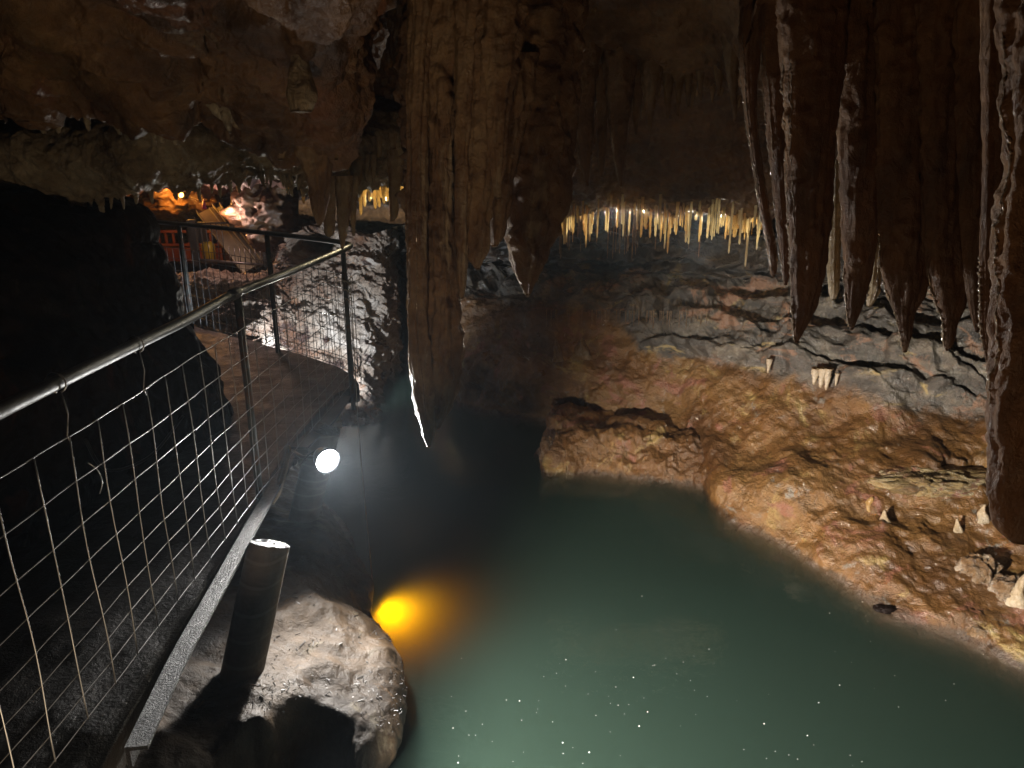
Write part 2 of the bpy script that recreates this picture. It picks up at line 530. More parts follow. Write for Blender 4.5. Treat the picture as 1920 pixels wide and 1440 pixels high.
def normals(P, toward):
    du = np.gradient(P, axis=1)
    dv = np.gradient(P, axis=0)
    n = np.cross(du, dv)
    n /= np.linalg.norm(n, axis=-1, keepdims=True) + 1e-9
    s = np.sign(np.sum(n * (np.array(toward) - P)))
    return n * (s if s else 1)


def V3(*a):
    return tuple(float(x) for x in a)


# ------------------------------------------------------------------ THE CAVE
# far outer shell of rock that closes the cave on every side
def build_shell():
    nv, nu = 60, 120
    th = np.linspace(0.02, math.pi - 0.02, nv)[:, None]
    ph = np.linspace(0, 2 * math.pi, nu)[None, :]
    sg = lambda x, p: np.sign(x) * np.abs(x) ** p
    P = np.stack([0.3 + 7.5 * sg(np.sin(th), .5) * sg(np.cos(ph), .5), 5.2 + 11.0 * sg(np.sin(th), .5) * sg(np.sin(ph), .5),
                  1.4 + 3.6 * sg(np.cos(th), .6) + 0 * ph], -1)
    n = normals(P, (0, 5, 1.5))
    P = P + n * (0.35 * fbm(P, 0.6, 4, 3))[..., None]
    return tag(grid_obj("cave_shell", P, M['chamber']), kind='structure')


build_shell()


# --- right bank and back wall: one continuous surface, from under water up to the roof
def build_bank():
    # station: list of (px, py, Y or None for waterline)
    st = [
        [(2500, 1460, 0), (2500, 1260, 2.85), (2500, 1000, 3.5), (2500, 860, 4.0), (2500, 740, 4.4), (2500, 620, 4.8), (2500, 520, 5.1), (2500, 400, 5.1)],
        [(2150, 1345, 0), (2150, 1180, 3.2), (2120, 960, 3.9), (2100, 830, 4.4), (2100, 720, 4.75), (2100, 610, 5.2), (2100, 520, 5.5), (2100, 410, 5.4)],
        [(1920, 1250, 0), (1920, 1110, 3.6), (1905, 930, 4.25), (1900, 790, 4.75), (1900, 690, 5.15), (1900, 600, 5.6), (1900, 530, 5.9), (1900, 420, 5.8)],
        [(1800, 1195, 0), (1800, 1065, 3.85), (1795, 920, 4.4), (1790, 790, 4.95), (1790, 690, 5.3), (1790, 600, 5.75), (1790, 530, 6.1), (1790, 420, 5.9)],
        [(1650, 1140, 0), (1650, 1020, 4.1), (1650, 900, 4.6), (1650, 765, 5.1), (1650, 680, 5.45), (1650, 600, 5.95), (1650, 530, 6.3), (1650, 420, 6.1)],
        [(1525, 1055, 0), (1525, 950, 4.55), (1525, 850, 5.0), (1520, 735, 5.45), (1520, 665, 5.75), (1520, 595, 6.2), (1520, 530, 6.6), (1520, 420, 6.4)],
        [(1430, 1005, 0), (1430, 905, 4.9), (1430, 820, 5.35), (1430, 715, 5.8), (1430, 650, 6.1), (1430, 585, 6.5), (1430, 525, 6.9), (1430, 420, 6.7)],
        [(1350, 962, 0), (1345, 880, 5.2), (1340, 800, 5.7), (1340, 695, 6.15), (1340, 635, 6.4), (1340, 578, 6.8), (1340, 520, 7.2), (1340, 420, 7.0)],
        [(1280, 880, 0), (1270, 830, 5.95), (1250, 760, 6.25), (1240, 680, 6.55), (1240, 625, 6.75), (1240, 570, 7.1), (1240, 515, 7.5), (1240, 420, 7.3)],
        [(1120, 812, 0), (1120, 785, 6.65), (1120, 735, 6.7), (1120, 665, 6.95), (1120, 605, 7.1), (1120, 560, 7.4), (1120, 510, 7.8), (1120, 420, 7.6)],
        [(1000, 785, 0), (1000, 765, 7.0), (1000, 710, 7.0), (1000, 650, 7.2), (1000, 590, 7.4), (1000, 548, 7.7), (1000, 505, 8.1), (1000, 420, 7.9)],
        [(910, 772, 0), (910, 750, 7.25), (910, 690, 7.3), (910, 630, 7.5), (910, 575, 7.7), (910, 540, 8.0), (910, 500, 8.4), (910, 420, 8.2)],
        [(845, 752, 0), (845, 735, 7.6), (845, 680, 7.6), (845, 620, 7.8), (845, 565, 8.0), (845, 530, 8.3), (845, 490, 8.7), (845, 420, 8.5)],
        [(790, 712, 0), (790, 698, 8.5), (790, 650, 8.4), (790, 600, 8.5), (790, 555, 8.7), (790, 520, 9.0), (790, 480, 9.3), (790, 420, 9.0)],
        [(740, 680, 0), (740, 665, 9.6), (740, 630, 9.6), (740, 590, 9.7), (740, 550, 9.8), (740, 515, 10.0), (740, 480, 10.2), (740, 420, 9.8)],
    ]
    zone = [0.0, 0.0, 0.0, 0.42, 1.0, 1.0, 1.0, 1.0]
    nst = len(st)
    cols = []
    for k, s in enumerate(st):
        wl = Wz(s[0][0], s[0][1], 0.0)
        nxt = W(*s[1])
        out = Vector((wl.x - nxt.x, wl.y - nxt.y, 0))
        out = out.normalized() if out.length > 1e-3 else Vector((-1, 0, 0))
        deep = wl + out * 0.25 + Vector((0, 0, -0.5))
        deep2 = wl + out * 0.4 + Vector((0, 0, -1.3))
        pts = [deep2, deep, wl] + [W(*q) for q in s[1:]]
        far = smoothstep(8.5, 11.5, np.array(float(k)))
        z = [0, 0] + list(zone)
        if k >= 9:      # the far side stays muddy higher up
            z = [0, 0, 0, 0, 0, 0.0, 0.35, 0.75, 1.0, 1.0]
        cols.append([V3(*p, zz) for p, zz in zip(pts, z)])
    ctrl = [[cols[k][r] for k in range(nst)] for r in range(len(cols[0]))]
    A = patch(ctrl, 460, 760)
    P, Z = A[..., :3], np.clip(A[..., 3], 0, 1)
    n = normals(P, (0, 0, 2.5))
    above = smoothstep(-0.12, 0.25, P[..., 2])
    mud = (1 - smoothstep(0.3, 0.7, Z))
    d = 0.10 * fbm(P, 1.5, 4, 11) * (0.25 + 0.75 * above)
    d += 0.009 * ridged(P, 4.2, 4, 21) * (0.25 + above)
    crag = smoothstep(0.0, 0.5, fbm(P, 1.1, 2, 77) + 0.15)
    d += 0.022 * fbm(P, 5.5, 5, 31, 0.5) * mud * crag
    d += 0.008 * fbm(P, 16, 4, 41, 0.6) + 0.008 * smoothstep(0.1, 0.7, fbm(P, 2.2, 3, 44)) * fbm(P, 34, 3, 43)
    # bedded limestone above
    zz = P[..., 2] + 0.10 * fbm(P, (0.5, 0.5, 0.5), 3, 51) - 0.05 * P[..., 0]
    per = 0.16
    q = zz / per + 0.5 * fbm(P, (0.7, 0.7, 0.1), 2, 55)
    fr = q - np.floor(q)
    step = smoothstep(0.0, 0.75, fr) - smoothstep(0.82, 0.98, fr)
    lay = np.sin(np.floor(q) * 12.9898) * 43758.5
    lay = lay - np.floor(lay)
    rk = smoothstep(0.45, 0.9, Z)
    d += rk * (0.13 * step * (0.35 + 0.9 * lay) - 0.06 + 0.075 * ridged(P, (2.4, 2.4, 6.0), 4, 61))
    cell = gnoise(P * np.array([3.1, 3.1, 7.0]), 71)
    d += rk * 0.05 * smoothstep(0.0, 0.12, cell)
    for cx, cy, cY, r, dep in ((1818, 880, 4.5, 0.13, 0.45), (1845, 905, 4.45, 0.10, 0.35), (1880, 940, 4.3, 0.08, 0.2)):
        cc = np.array(W(cx, cy, cY))
        rr = np.linalg.norm(P - cc, axis=-1) / (r * (1 + 0.5 * fbm(P, 7, 3, 88)))
        d -= dep * np.exp(-rr ** 4)
    P = P + n * d[..., None]
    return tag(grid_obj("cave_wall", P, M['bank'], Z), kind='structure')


build_bank()


# --- mud shelf jutting from the far bank with the dark slot behind it
def build_shelf_rock():
    top = [(1022, 822), (1060, 824), (1120, 830), (1180, 838), (1240, 850), (1290, 862), (1345, 880)]
    wl = [(1020, 884), (1060, 885), (1120, 888), (1180, 893), (1240, 901), (1290, 908), (1350, 925)]
    front = [Wz(x, y, 0.0) for x, y in wl]
    tops = [Wz(x, y, 0.0) for x, y in wl]
    rows = [[], [], [], [], [], []]
    for k, (x, y) in enumerate(wl):
        f = Wz(x, y, 0)
        h = 0.30 - 0.006 * k
        inn = 0.02 if k else 0.10
        rows[0].append(V3(f.x - 0.02, f.y - 0.04, -0.5))
        rows[1].append(V3(f.x, f.y, 0.0))
        rows[2].append(V3(f.x + inn * .5, f.y + 0.10, h * 0.6))
        rows[3].append(V3(f.x + inn, f.y + 0.24, h))
        rows[4].append(V3(f.x + inn, f.y + 0.55, h + 0.01))
        rows[5].append(V3(f.x + inn + .05, f.y + 1.1, h - 0.1))
    # close the left end
    for r in rows:
        p = r[0]
        r.insert(0, V3(p[0] + 0.05, p[1] + 0.75, p[2] - 0.06))
    A = patch(rows, 110, 300)
    n = normals(A, (0, 0, 2.5))
    d = 0.10 * fbm(A, 2.6, 4, 91) + 0.02 * ridged(A, 7, 4, 95) + 0.008 * fbm(A, 24, 3, 97)
    return tag(grid_obj("bank_ledge", A + n * d[..., None], M['bank'], np.zeros(A.shape[:2])), kind='structure')


build_shelf_rock()


# --- rock mound under the pillars at the left edge of the pool
def build_mound():
    ys = [0.6, 1.2, 1.7, 2.0, 2.2, 2.35, 2.55, 2.84, 3.2, 3.65, 4.1, 4.6, 5.1, 5.6, 6.2]
    wl = [-1.3, -1.25, -1.17, -1.05, -0.83, -0.62, -0.55, -0.53, -0.63, -0.83, -0.98, -1.20, -1.48, -1.75, -2.0]
    zt = [0.38, 0.38, 0.38, 0.38, 0.39, 0.40, 0.41, 0.41, 0.40, 0.37, 0.33, 0.26, 0.15, 0.02, -0.1]
    lip = [0.12, 0.12, 0.12, 0.13, 0.15, 0.18, 0.19, 0.18, 0.15, 0.12, 0.08, 0.05, 0.02, -0.02, -0.1]
    rows = [[] for _ in range(7)]
    for y, w, t, l in zip(ys, wl, zt, lip):
        xi = min(-1.28, w - 0.25)
        rows[0].append(V3(xi - 0.9, y, t + 0.22))
        rows[1].append(V3(xi, y, t))
        rows[2].append(V3(xi + (w - xi) * 0.5, y, t * 0.55 + l * 0.52))
        rows[3].append(V3(w - 0.04, y, l))
        rows[4].append(V3(w, y, l * 0.2))
        rows[5].append(V3(w - 0.24, y + 0.02, -0.14))
        rows[6].append(V3(w - 0.45, y + 0.02, -0.9))
    A = patch(rows, 240, 420)
    n = normals(A, (1.5, 1.0, 4))
    d = 0.06 * fbm(A, 2.2, 2, 101) + 0.012 * fbm(A, 7, 2, 103) + 0.016 * ridged(A, 3.6, 3, 111, 0.45)
    d += 0.004 * fbm(A, 19, 4, 113, 0.55)
    P = A + n * d[..., None]
    # hollow eaten into the near end
    for cx, cy, rx, ry, dep in ((-0.80, 2.36, 0.13, 0.15, 0.5), (-0.98, 2.22, 0.12, 0.12, 0.35)):
        g = np.exp(-(((P[..., 0] - cx + 0.04 * fbm(P, 5, 3, 5)) / rx) ** 2 + ((P[..., 1] - cy) / ry) ** 2) ** 2)
        P[..., 2] -= dep * g
    return tag(grid_obj("rock_mound", P, M['mound']), kind='structure')


build_mound()


# --- left wall beside the walkway (dark) ending at the opening to the passage
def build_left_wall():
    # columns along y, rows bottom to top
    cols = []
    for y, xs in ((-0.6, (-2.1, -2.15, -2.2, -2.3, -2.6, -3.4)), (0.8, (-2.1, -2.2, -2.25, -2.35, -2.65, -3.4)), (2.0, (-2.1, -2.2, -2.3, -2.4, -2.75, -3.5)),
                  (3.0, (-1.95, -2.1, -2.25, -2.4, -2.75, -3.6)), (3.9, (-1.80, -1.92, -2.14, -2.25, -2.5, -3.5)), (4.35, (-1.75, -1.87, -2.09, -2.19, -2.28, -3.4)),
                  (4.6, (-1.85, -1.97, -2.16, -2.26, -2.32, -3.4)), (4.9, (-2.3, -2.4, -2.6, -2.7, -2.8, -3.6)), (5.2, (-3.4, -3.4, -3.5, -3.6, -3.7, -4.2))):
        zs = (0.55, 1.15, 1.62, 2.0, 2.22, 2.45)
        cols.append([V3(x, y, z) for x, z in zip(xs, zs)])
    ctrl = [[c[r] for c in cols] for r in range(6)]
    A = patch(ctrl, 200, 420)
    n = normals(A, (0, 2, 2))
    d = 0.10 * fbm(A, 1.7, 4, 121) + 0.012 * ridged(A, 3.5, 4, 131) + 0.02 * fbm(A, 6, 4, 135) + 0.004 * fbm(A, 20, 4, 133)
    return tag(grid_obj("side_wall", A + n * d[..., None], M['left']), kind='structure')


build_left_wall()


# --- ceilings
def teeth(P, lipmask, seed, f=(7, 7, 0.01), amp=0.05):
    t = np.clip(ridged(P, f, 2, seed, 0.6) - 0.35, 0, 2)
    return amp * t * lipmask


def lip_sheet(name, lips, rows, nv, nu, mat, amp, seed, tooth=0.0, toothf=7.0, liprow=None, toward=(0, 0, 1.5), wr=1.0, fine=0.010):
    """rows: function(px, lip_y) -> list of (px,py,Y); lips: list of (px, lip_y, extraY)."""
    cols = []
    for l in lips:
        cols.append([V3(*W(*q)) for q in rows(*l)])
    ctrl = [[c[r] for c in cols] for r in range(len(cols[0]))]
    A = patch(ctrl, nv, nu)
    n = normals(A, toward)
    d = amp * fbm(A, 1.6, 4, seed) + amp * 0.22 * wr * ridged(A, 3.6, 4, seed + 9, 0.5) + fine * fbm(A, 18, 4, seed + 20)
    P = A + n * d[..., None]
    if tooth and liprow is not None:
        v = np.linspace(0, len(ctrl) - 1, nv)[:, None]
        mask = np.exp(-((v - liprow) / 0.45) ** 2)
        Q = A.copy()
        t = np.clip(ridged(Q * np.array([1, 1, 0.0]), toothf, 2, seed + 33, 0.6) - 0.45, 0, 2)
        P[..., 2] -= tooth * t * mask
    LIPS[name] = P.reshape(-1, 3)
    return tag(grid_obj(name, P, mat), kind='structure')


LIPS = {}


def lip_at(name, px, halfw=4.0, ymin=-1e9, ymax=1e9):
    """lowest visible point of a roof edge above picture column px"""
    c, sn = math.cos(PITCH), math.sin(PITCH)
    Q = LIPS[name] - np.array(CAM)
    depth = Q[:, 1] * c - Q[:, 2] * sn
    up = Q[:, 1] * sn + Q[:, 2] * c
    x = 960 + FPX * Q[:, 0] / depth
    y = 720 - FPX * up / depth
    ok = (np.abs(x - px) < halfw) & (depth > 0.3) & (LIPS[name][:, 1] < ymax) & (LIPS[name][:, 1] > ymin)
    if not ok.any():
        return None
    i = np.where(ok)[0][np.argmax(y[ok])]
    return Vector(LIPS[name][i])


# near left ceiling block
lip_sheet("near_ceiling",
          [(-700, 190, 0), (-350, 180, 0), (-150, 190, 0), (0, 165, 0), (60, 190, 0), (150, 176, 0), (290, 196, 0), (370, 168, .05), (420, 205, .1), (480, 250, .15), (560, 268, .2),
           (620, 262, .2), (648, 215, .2), (672, 120, .15), (700, 10, .1), (720, -120, 0), (740, -300, 0)],
          lambda px, ly, e: [(px, ly - 620, 1.55), (px, ly - 400, 1.95), (px, ly - 240, 2.35 + e * .5), (px, ly - 110, 2.75 + e), (px, ly - 30, 2.98 + e), (px, ly, 3.08 + e),
                             (px + 4, ly - 6, 3.25 + e), (px + 4, ly - 50, 3.6 + e), (px, ly - 120, 4.2 + e), (px, ly - 230, 5.0 + e)],
          330, 560, M['ceil'], 0.10, 141, tooth=0.06, toothf=6.0, liprow=5, wr=1.7, fine=0.014)
# second ceiling ledge, lower and further in
lip_sheet("low_ceiling_ledge",
          [(-500, 372, 0), (-200, 362, 0), (0, 352, 0), (70, 352, 0), (150, 350, 0), (230, 345, 0), (300, 330, .05), (370, 326, .1), (450, 322, .2), (540, 330, .3),
           (600, 350, .45), (650, 352, .6), (720, 340, .9), (780, 330, 1.2), (860, 330, 1.4)],
          lambda px, ly, e: [(px, ly - 170, 4.9 + e), (px, ly - 140, 4.35 + e), (px, ly - 95, 4.02 + e), (px, ly - 45, 3.98 + e), (px, ly - 12, 4.05 + e), (px, ly, 4.16 + e),
                             (px + 3, ly - 4, 4.4 + e), (px + 3, ly - 12, 5.0 + e), (px, ly - 4, 6.2 + e), (px, ly + 2, 7.6 + e)],
          260, 520, M['ceil_pale'], 0.065, 171, wr=1.5, fine=0.016, tooth=0.05, toothf=9.0, liprow=5)
# brown roof over the pool, falling to the lip that carries the straws
lip_sheet("pool_roof",
          [(560, 372, .6), (640, 378, .4), (720, 372, .2), (800, 380, 0), (920, 392, 0), (1040, 392, 0), (1100, 388, 0), (1180, 384, 0), (1260, 385, 0), (1350, 390, 0), (1440, 392, 0), (1540, 392, .1), (1700, 395, .1), (1900, 400, 0), (2200, 400, 0)],
          lambda px, ly, e: [(px, ly - 1000, 1.9), (px, ly - 620, 2.9), (px, ly - 400, 3.9 + e * .4), (px, ly - 230, 4.8 + e), (px, ly - 120, 5.4 + e), (px, ly - 45, 5.8 + e), (px, ly - 8, 6.02 + e), (px, ly, 6.2 + e),
                             (px, ly - 5, 6.5 + e), (px, ly + 14, 7.4 + e), (px, ly + 40, 9.0 + e)],
          320, 620, M['ceil_brown'], 0.07, 191, tooth=0.04, toothf=9.0, liprow=6.7, fine=0.024)
# rib in the roof that the brown stalactites hang from
lip_sheet("roof_rib",
          [(860, 40, 0), (960, 70, 0), (1050, 95, 0), (1110, 108, 0), (1180, 120, 0), (1250, 138, 0), (1320, 128, 0), (1370, 140, -.1), (1430, 150, -.3), (1500, 100, -.5)],
          lambda px, ly, e: [(px, ly - 560, 2.3), (px, ly - 300, 3.1), (px, ly - 110, 3.7 + e), (px, ly - 25, 3.93 + e), (px, ly, 4.08 + e), (px, ly - 12, 4.3 + e), (px, ly - 70, 4.8 + e), (px, ly - 170, 5.6 + e)],
          170, 300, M['drape'], 0.06, 231, tooth=0.06, toothf=8.0, liprow=4)
# dark mass over the right-hand draperies
lip_sheet("right_ceiling",
          [(1395, 120, .4), (1410, 30, .3), (1450, -20, .2), (1560, -40, .1), (1700, -50, 0), (1850, -60, -.1), (2000, 0, -.3), (2200, -50, -.4), (2600, -50, -.5)],
          lambda px, ly, e: [(px + 60, ly - 560, 1.6), (px + 40, ly - 330, 2.0 + e * .5), (px + 15, ly - 150, 2.35 + e), (px, ly - 20, 2.65 + e), (px, ly + 20, 2.8 + e), (px + 4, ly - 10, 3.1 + e), (px + 10, ly - 120, 3.8 + e), (px + 20, ly - 230, 4.6 + e)],
          200, 300, M['drape_wet'], 0.05, 211, tooth=0.05, toothf=7, liprow=4)


# --- passage on the left: lit rock bank beyond the far rail, and chamber behind
def build_passage_bank():
    cols = []
    for px, e, top in ((120, 0.1, 520), (240, 0.0, 522), (330, 0.0, 524), (420, 0.0, 524), (500, 0.0, 522)):
        cols.append([V3(*W(px, 760, 6.3 + e)), V3(*W(px, 660, 6.9 + e)), V3(*W(px, 590, 7.4 + e)), V3(*W(px, 540, 7.9 + e)), V3(*W(px, top + 8, 8.4 + e)), V3(*W(px, top, 9.0 + e)), V3(*W(px, top - 6, 10.5))])
    for px, e, top in ((550, 0.0, 445), (590, 0.1, 420), (640, 0.2, 420), (690, 0.3, 440)):
        cols.append([V3(*W(px, 800, 6.6 + e)), V3(*W(px, 715, 7.3 + e)), V3(*W(px, 640, 7.7 + e)), V3(*W(px, 570, 8.0 + e)), V3(*W(px, 510, 8.25 + e)), V3(*W(px, 470, 8.4 + e)), V3(*W(px, top, 8.5 + e))])
    for px, e, b in ((728, 0.4, 722), (742, 0.9, 712), (748, 1.8, 700)):
        cols.append([V3(*W(px, b + 60, 7.5 + e)), V3(*W(px, b, 8.0 + e)), V3(*W(px - 4, 650, 8.1 + e)), V3(*W(px + 2, 580, 8.2 + e)), V3(*W(px + 4, 530, 8.35 + e)), V3(*W(px - 6, 490, 8.5 + e)), V3(*W(px - 6, 430, 8.6 + e))])
    ctrl = [[c[r] for c in cols] for r in range(7)]
    A = patch(ctrl, 260, 420)
    n = normals(A, (0, 0, 2))
    d = 0.09 * fbm(A, 1.5, 4, 221) + 0.06 * ridged(A, 3.3, 5, 231, 0.6) - 0.06 + 0.03 * fbm(A, 12, 4, 233)
    P = A + n * d[..., None]
    # hole through to the chamber
    c = W(565, 470, 8.2)
    g = np.exp(-(((P[..., 0] - c.x) / 0.20) ** 2 + ((P[..., 2] - c.z) / 0.13) ** 2) ** 2)
    P[..., 1] += 1.2 * g
    return tag(grid_obj("passage_bank", P, M['passage']), kind='structure')


build_passage_bank()


def build_chamber():
    cols = []
    for px in (60, 200, 300, 400, 500, 600, 700):
        e = 0.5 * math.sin(px * 0.02)
        cols.append([V3(*W(px, 500, 12.6 + e)), V3(*W(px, 470, 12.8 + e)), V3(*W(px, 430, 13.0 + e)), V3(*W(px, 390, 12.8 + e)), V3(*W(px, 360, 12.2 + e)), V3(*W(px, 335, 11.0 + e * .5)), V3(*W(px, 322, 9.0)), V3(*W(px, 300, 7.4))])
    ctrl = [[c[r] for c in cols] for r in range(8)]
    A = patch(ctrl, 150, 260)
    n = normals(A, (-2, 8, 2))
    d = 0.22 * fbm(A, 1.2, 4, 241) + 0.10 * ridged(A, 2.7, 4, 251) + 0.03 * fbm(A, 9, 4, 253)
    tag(grid_obj("chamber_wall", A + n * d[..., None], M['chamber']), kind='structure')
    # lobe of rock hanging at the left of the chamber, lit orange
    def lobe(name, c, r, seed):
        th = np.linspace(0.01, math.pi - 0.01, 70)[:, None]
        ph = np.linspace(0, 2 * math.pi, 120)[None, :]
        P = np.stack([np.sin(th) * np.cos(ph), np.sin(th) * np.sin(ph), np.cos(th) + 0 * ph], -1)
        k = 1 + 0.35 * fbm(P + seed, 1.3, 4, seed) + 0.16 * ridged(P + seed, 3.2, 4, seed + 3)
        return tag(grid_obj(name, np.array(c) + P * k[..., None] * np.array(r), M['ceil_brown']), kind='structure')
    lobe("chamber_rock", W(330, 352, 11.2), (0.55, 0.55, 0.36), 3)
    lobe("chamber_rock", W(478, 352, 9.9), (0.22, 0.3, 0.28), 5)
    lobe("chamber_rock", W(520, 400, 9.4), (0.45, 0.5, 0.36), 8)


build_chamber()


# ------------------------------------------------------------------ water
def build_water():
    m, nt, out = new_mat("turbid_water")
    tc = nt.nodes.new("ShaderNodeTexCoord")
    n1 = tex_noise(nt, tc.outputs["Object"], 3.5, 3, 0.5)
    n2 = tex_noise(nt, tc.outputs["Object"], 22, 3, 0.5)
    bp = nt.nodes.new("ShaderNodeBump")
    bp.inputs["Strength"].default_value = 0.06
    bp.inputs["Distance"].default_value = 0.1
    nt.links.new(math_n(nt, 'ADD', n1, math_n(nt, 'MULTIPLY', n2, 0.25)), bp.inputs["Height"])
    gl = nt.nodes.new("ShaderNodeBsdfGlossy")
    gl.inputs["Roughness"].default_value = 0.015
    gl.inputs["Color"].default_value = (0.9, 0.93, 0.95, 1)
    nt.links.new(bp.outputs[0], gl.inputs["Normal"])
    tr = nt.nodes.new("ShaderNodeBsdfTransparent")
    fr = nt.nodes.new("ShaderNodeFresnel")
    fr.inputs["IOR"].default_value = 1.33
    nt.links.new(bp.outputs[0], fr.inputs["Normal"])
    mx = nt.nodes.new("ShaderNodeMixShader")
    geo = nt.nodes.new("ShaderNodeNewGeometry")      # leave the underside of the surface clear (no total internal reflection)
    nt.links.new(math_n(nt, 'MULTIPLY', fr.outputs[0], math_n(nt, 'SUBTRACT', 1.0, geo.outputs["Backfacing"])), mx.inputs[0])
    nt.links.new(tr.outputs[0], mx.inputs[1])
    nt.links.new(gl.outputs[0], mx.inputs[2])
    nt.links.new(mx.outputs[0], out.inputs["Surface"])
    vs = nt.nodes.new("ShaderNodeVolumeScatter")
    vs.inputs["Color"].default_value = (0.53, 1, 0.91, 1)
    vs.inputs["Density"].default_value = 0.52
    vs.inputs["Anisotropy"].default_value = 0.0
    va = nt.nodes.new("ShaderNodeVolumeAbsorption")
    va.inputs["Color"].default_value = (0.54, 0.50, 0.40, 1)
    va.inputs["Density"].default_value = 9.5
    ad = nt.nodes.new("ShaderNodeAddShader")
    nt.links.new(vs.outputs[0], ad.inputs[0])
    nt.links.new(va.outputs[0], ad.inputs[1])
    nt.links.new(ad.outputs[0], out.inputs["Volume"])
    x0, x1, y0, y1, z0, z1 = -3.2, 6.0, -1.5, 11.5, -1.1, 0.0
    v = [(x0, y0, z0), (x1, y0, z0), (x1, y1, z0), (x0, y1, z0), (x0, y0, z1), (x1, y0, z1), (x1, y1, z1), (x0, y1, z1)]
    f = [(3, 2, 1, 0), (4, 5, 6, 7), (0, 1, 5, 4), (1, 2, 6, 5), (2, 3, 7, 6), (3, 0, 4, 7)]
    o = mesh_obj("water", v, f, m, smooth=False)
    tag(o, kind='structure')
    # pool bed
    nv, nu = 40, 60
    X, Yg = np.meshgrid(np.linspace(-3.4, 6.2, nu), np.linspace(-1.7, 11.7, nv))
    P = np.stack([X, Yg, -1.2 + 0 * X], -1)
    P[..., 2] += 0.08 * fbm(P, 1.5, 3, 301)
    tag(grid_obj("pool_bed", P, M['left']), kind='structure')


build_water()


# ------------------------------------------------------------------ generic solids
def tube_vf(pts, r, sides=8, cap=True):
    """tube along a 3-D polyline; r number or list"""
    pts = [Vector(p) for p in pts]
    n = len(pts)
    rs = [r] * n if isinstance(r, (int, float)) else list(r)
    V, F = [], []
    up = None
    for i, p in enumerate(pts):
        t = (pts[min(i + 1, n - 1)] - pts[max(i - 1, 0)]).normalized()
        if up is None:
            a = Vector((0, 0, 1)) if abs(t.z) < 0.9 else Vector((1, 0, 0))
            up = (a - t * a.dot(t)).normalized()
        else:
            up = (up - t * up.dot(t)).normalized()
        b = t.cross(up)
        for k in range(sides):
            an = 2 * math.pi * k / sides
            V.append(tuple(p + (up * math.cos(an) + b * math.sin(an)) * rs[i]))
    for i in range(n - 1):
        for k in range(sides):
            a = i * sides + k
            b2 = i * sides + (k + 1) % sides
            F.append((a, b2, b2 + sides, a + sides))
    if cap:
        F.append(tuple(range(sides - 1, -1, -1)))
        F.append(tuple(range((n - 1) * sides, n * sides)))
    return V, F


def join_vf(items):
    V, F = [], []
    for v, f in items:
        o = len(V)
        V += list(v)
        F += [tuple(i + o for i in q) for q in f]
    return V, F


def box_vf(c, s, R=None):
    c = Vector(c)
    out = []
    for x, y, z in ((-1, -1, -1), (1, -1, -1), (1, 1, -1), (-1, 1, -1), (-1, -1, 1), (1, -1, 1), (1, 1, 1), (-1, 1, 1)):
        p = Vector((x * s[0] / 2, y * s[1] / 2, z * s[2] / 2))
        if R:
            p = R @ p
        out.append(tuple(c + p))
    return out, [(3, 2, 1, 0), (4, 5, 6, 7), (0, 1, 5, 4), (1, 2, 6, 5), (2, 3, 7, 6), (3, 0, 4, 7)]


def smooth_poly(pts, per=6):
    A = np.array([tuple(p) for p in pts])
    return [Vector(p) for p in crom(A, (len(pts) - 1) * per + 1)]


def ball_vf(c, r, seg=8, ring=6, squash=(1, 1, 1)):
    V, F = [], []
    for j in range(ring + 1):
        th = math.pi * j / ring
        for i in range(seg):
            ph = 2 * math.pi * i / seg
            V.append((c[0] + r * squash[0] * math.sin(th) * math.cos(ph), c[1] + r * squash[1] * math.sin(th) * math.sin(ph), c[2] + r * squash[2] * math.cos(th)))
    for j in range(ring):
        for i in range(seg):
            a, b = j * seg + i, j * seg + (i + 1) % seg
            F.append((a, a + seg, b + seg, b))
    return V, F


